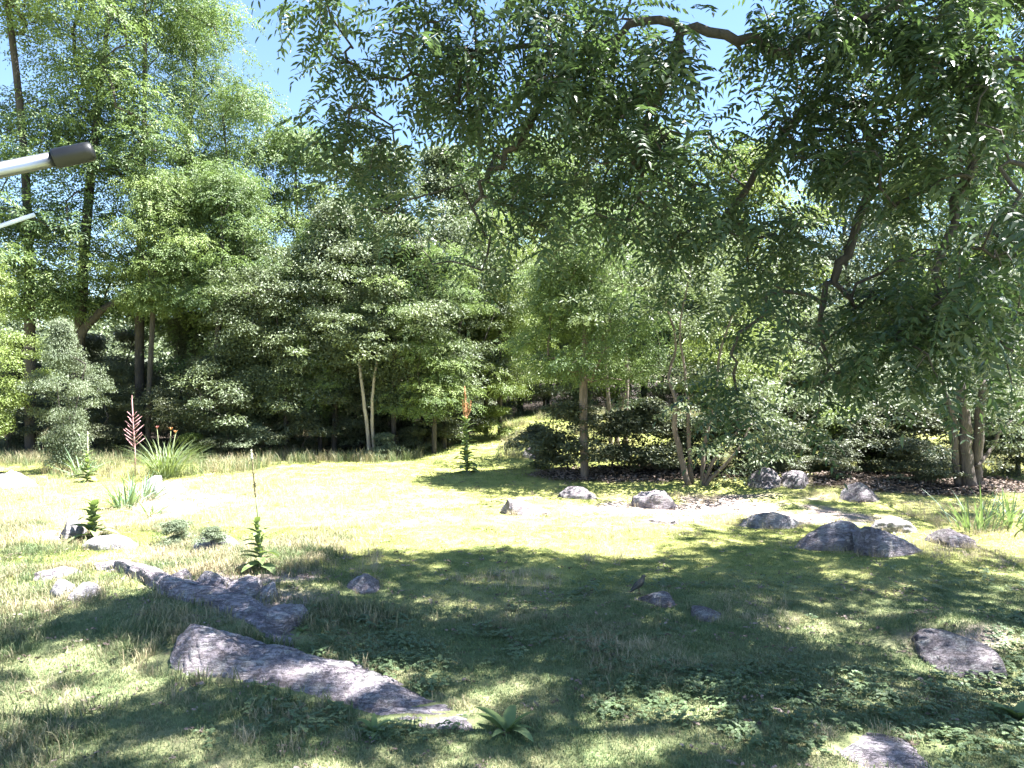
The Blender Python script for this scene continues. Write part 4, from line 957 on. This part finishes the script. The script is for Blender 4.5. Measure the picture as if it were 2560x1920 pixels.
def zpts(x, y, dz=-.005): return np.stack([x, y, terrain(x, y) + dz], 1)

lawnT = [tuft('grass_tuft', 20, .034, .006, .085, 1.0, k, MAT['lawn']) for k in range(4)]
turfT = [tuft('grass_tuft', 18, .036, .006, .085, 1.0, 50 + k, MAT['turf']) for k in range(4)]
longT = [tuft('grass_tuft', 14, .14, .006, .06, .8, 10 + k, MAT['meadow']) for k in range(4)]
tallT = [tuft('grass_tuft', 16, .5, .011, .12, .6, 20 + k, MAT['meadow']) for k in range(3)]
strawT = [tuft('grass_tuft', 12, .2, .005, .08, .9, 30 + k, MAT['straw']) for k in range(3)]
# short turf
x, y = wedge(62000, 4.2, 13.5); k = off_rocks(x, y) & (rng.random(len(x)) > .85 * bare_at(x, y)) & (humus_at(x, y) < .4); x, y = x[k], y[k]
n1 = rng.random(len(x)) > sstep(8.5, 11.5, y + 1.5 * (noise2(x * .6, y * .6) - .5)); sc_l = rng.uniform(.6, 1.35, len(x)) * (1 - .3 * sstep(7.5, 10, y) * sstep(-3, -1.5, x))
scatter('grass', 'short patchy turf in the shaded foreground', 'grass', zpts(x[n1], y[n1]), turfT, sc_l[n1]); lx_, ly_, ls_ = x[~n1], y[~n1], sc_l[~n1]
x, y = wedge(60000, 13.5, 40); k = off_rocks(x, y) & (rng.random(len(x)) > .85 * bare_at(x, y)) & (y < far_edge(x)) & (humus_at(x, y) < .4); x, y = x[k], y[k]
scatter('lawn', 'pale mown lawn bleached by the sun in the middle distance', 'lawn', zpts(np.r_[x, lx_], np.r_[y, ly_]), lawnT, np.r_[rng.uniform(.7, 1.2, len(x)) * (1 + (y - 13) * .04), ls_])
# longer green tufts, thick on the left around the ledges
x, y = wedge(48000, 4.2, 14); d = noise2(x * 1.1 + 40, y * 1.1) + (.5 * (1 - sstep(-2.2, -.8, x)) - .22) - .5 * sstep(8, 11.5, y) * sstep(-3.6, -2.2, x) - .25 * sstep(10, 13.5, y)
k = off_rocks(x, y, 1.0) & off_rocks(x, y + .3, 1.0) & (rng.random(len(x)) < np.clip((d - .52) * 2.2, 0, .8)); x, y = x[k], y[k]
fx, fy = [], []
for cx, cy_, rx, ry, yaw in FOOT:
    if cy_ > 21: continue
    n = int(26 * (rx + ry)); th = rng.uniform(0, 6.28, n); k = 1 + np.abs(rng.normal(0, .10, n)) / max(.2, min(rx, ry)) * .5
    a_, b_ = rx * k * np.cos(th), ry * k * np.sin(th); fx.append(cx + a_ * math.cos(yaw) - b_ * math.sin(yaw)); fy.append(cy_ + a_ * math.sin(yaw) + b_ * math.cos(yaw))
fx, fy = np.concatenate(fx), np.concatenate(fy); k = off_rocks(fx, fy, .97); fx, fy = fx[k], fy[k]; h_ = len(fx) // 2
x, y = np.concatenate([x, fx[:h_]]), np.concatenate([y, fy[:h_]])
scatter('tall_grass', 'longer green grass tufts around the foreground ledges', 'grass', zpts(x, y), longT, rng.uniform(.6, 1.4, len(x)) * np.where(x < -1.2, 1, .7))
# fringe of uncut grass along the wood and lane
x, y = wedge(30000, 17, 42); e_ = y - far_edge(x); nn = noise2(x * .6, y * .6)
k = off_rocks(x, y) & (((e_ > -.9) & (e_ < 1.6)) | ((x < -7.5) & (y > 20) & (nn > .5)) | ((y > 24) & (x > -.5) & (nn > .60)) | ((x > 6) & (y > 21) & (nn > .3))); x, y = x[k], y[k]
scatter('meadow_grass', 'fringe of uncut grass along the foot of the wood', 'grass', zpts(x, y), tallT, rng.uniform(.35, 1.1, len(x)))
# straw
x, y = wedge(40000, 5, 26); nn = noise2(x * .7 + 11, y * .7 + 3)
k = off_rocks(x, y) & (humus_at(x, y) < .6) & (((x < -1.0 - .0 * y) & (y > 9) & (y < 20) & (x < -.18 * y) & (nn > .35)) | ((nn > .70) & (y < 13)) | ((x > 2) & (y > 12.8) & (y < 17) & (nn > .62))); x, y = x[k], y[k]
x, y = np.concatenate([x, fx[h_:]]), np.concatenate([y, fy[h_:]])
scatter('dry_grass', 'dry straw-coloured grass among the rocks', 'grass', zpts(x, y), strawT, rng.uniform(.4, 1.2, len(x)) * np.where(y > 10, .9, .7))
# clover
x, y = wedge(60000, 4.2, 12); nn = noise2(x * .55 + 71, y * .8 + 17)
k = off_rocks(x, y) & (rng.random(len(x)) < np.clip((nn - .42 + .5 * (noise2(x * 2.3, y * 2.3) - .5)) * 1.0, 0, .13)) & (x > -1.5 - rng.random(len(x))) & (rng.random(len(x)) < (10.5 - y) / 3); x, y = x[k], y[k]
scatter('clover', 'low clover patches spread through the shaded lawn', 'clover', zpts(x, y), [clover_tuft(s) for s in range(3)], rng.uniform(.8, 1.5, len(x)))
# leaf litter on the bed and scattered crumbs on the lawn
x, y = wedge(26000, 12, 30); k = off_rocks(x, y) & (humus_at(x, y) > .45) & (y < 26); x, y = x[k], y[k]
lit = [litter_proto(s, MAT['dryleaf'], .06) for s in range(3)]
scatter('leaf_litter', 'brown fallen leaves carpeting the shaded bed', 'leaf litter', zpts(x, y), lit, rng.uniform(.7, 1.5, len(x)))
x, y = wedge(2600, 5, 22); k = off_rocks(x, y); x, y = x[k], y[k]
scatter('fallen_leaves', 'stray dry leaves and crumbs scattered over the lawn', 'leaf litter', zpts(x, y, .02), lit, rng.uniform(.35, .7, len(x)))
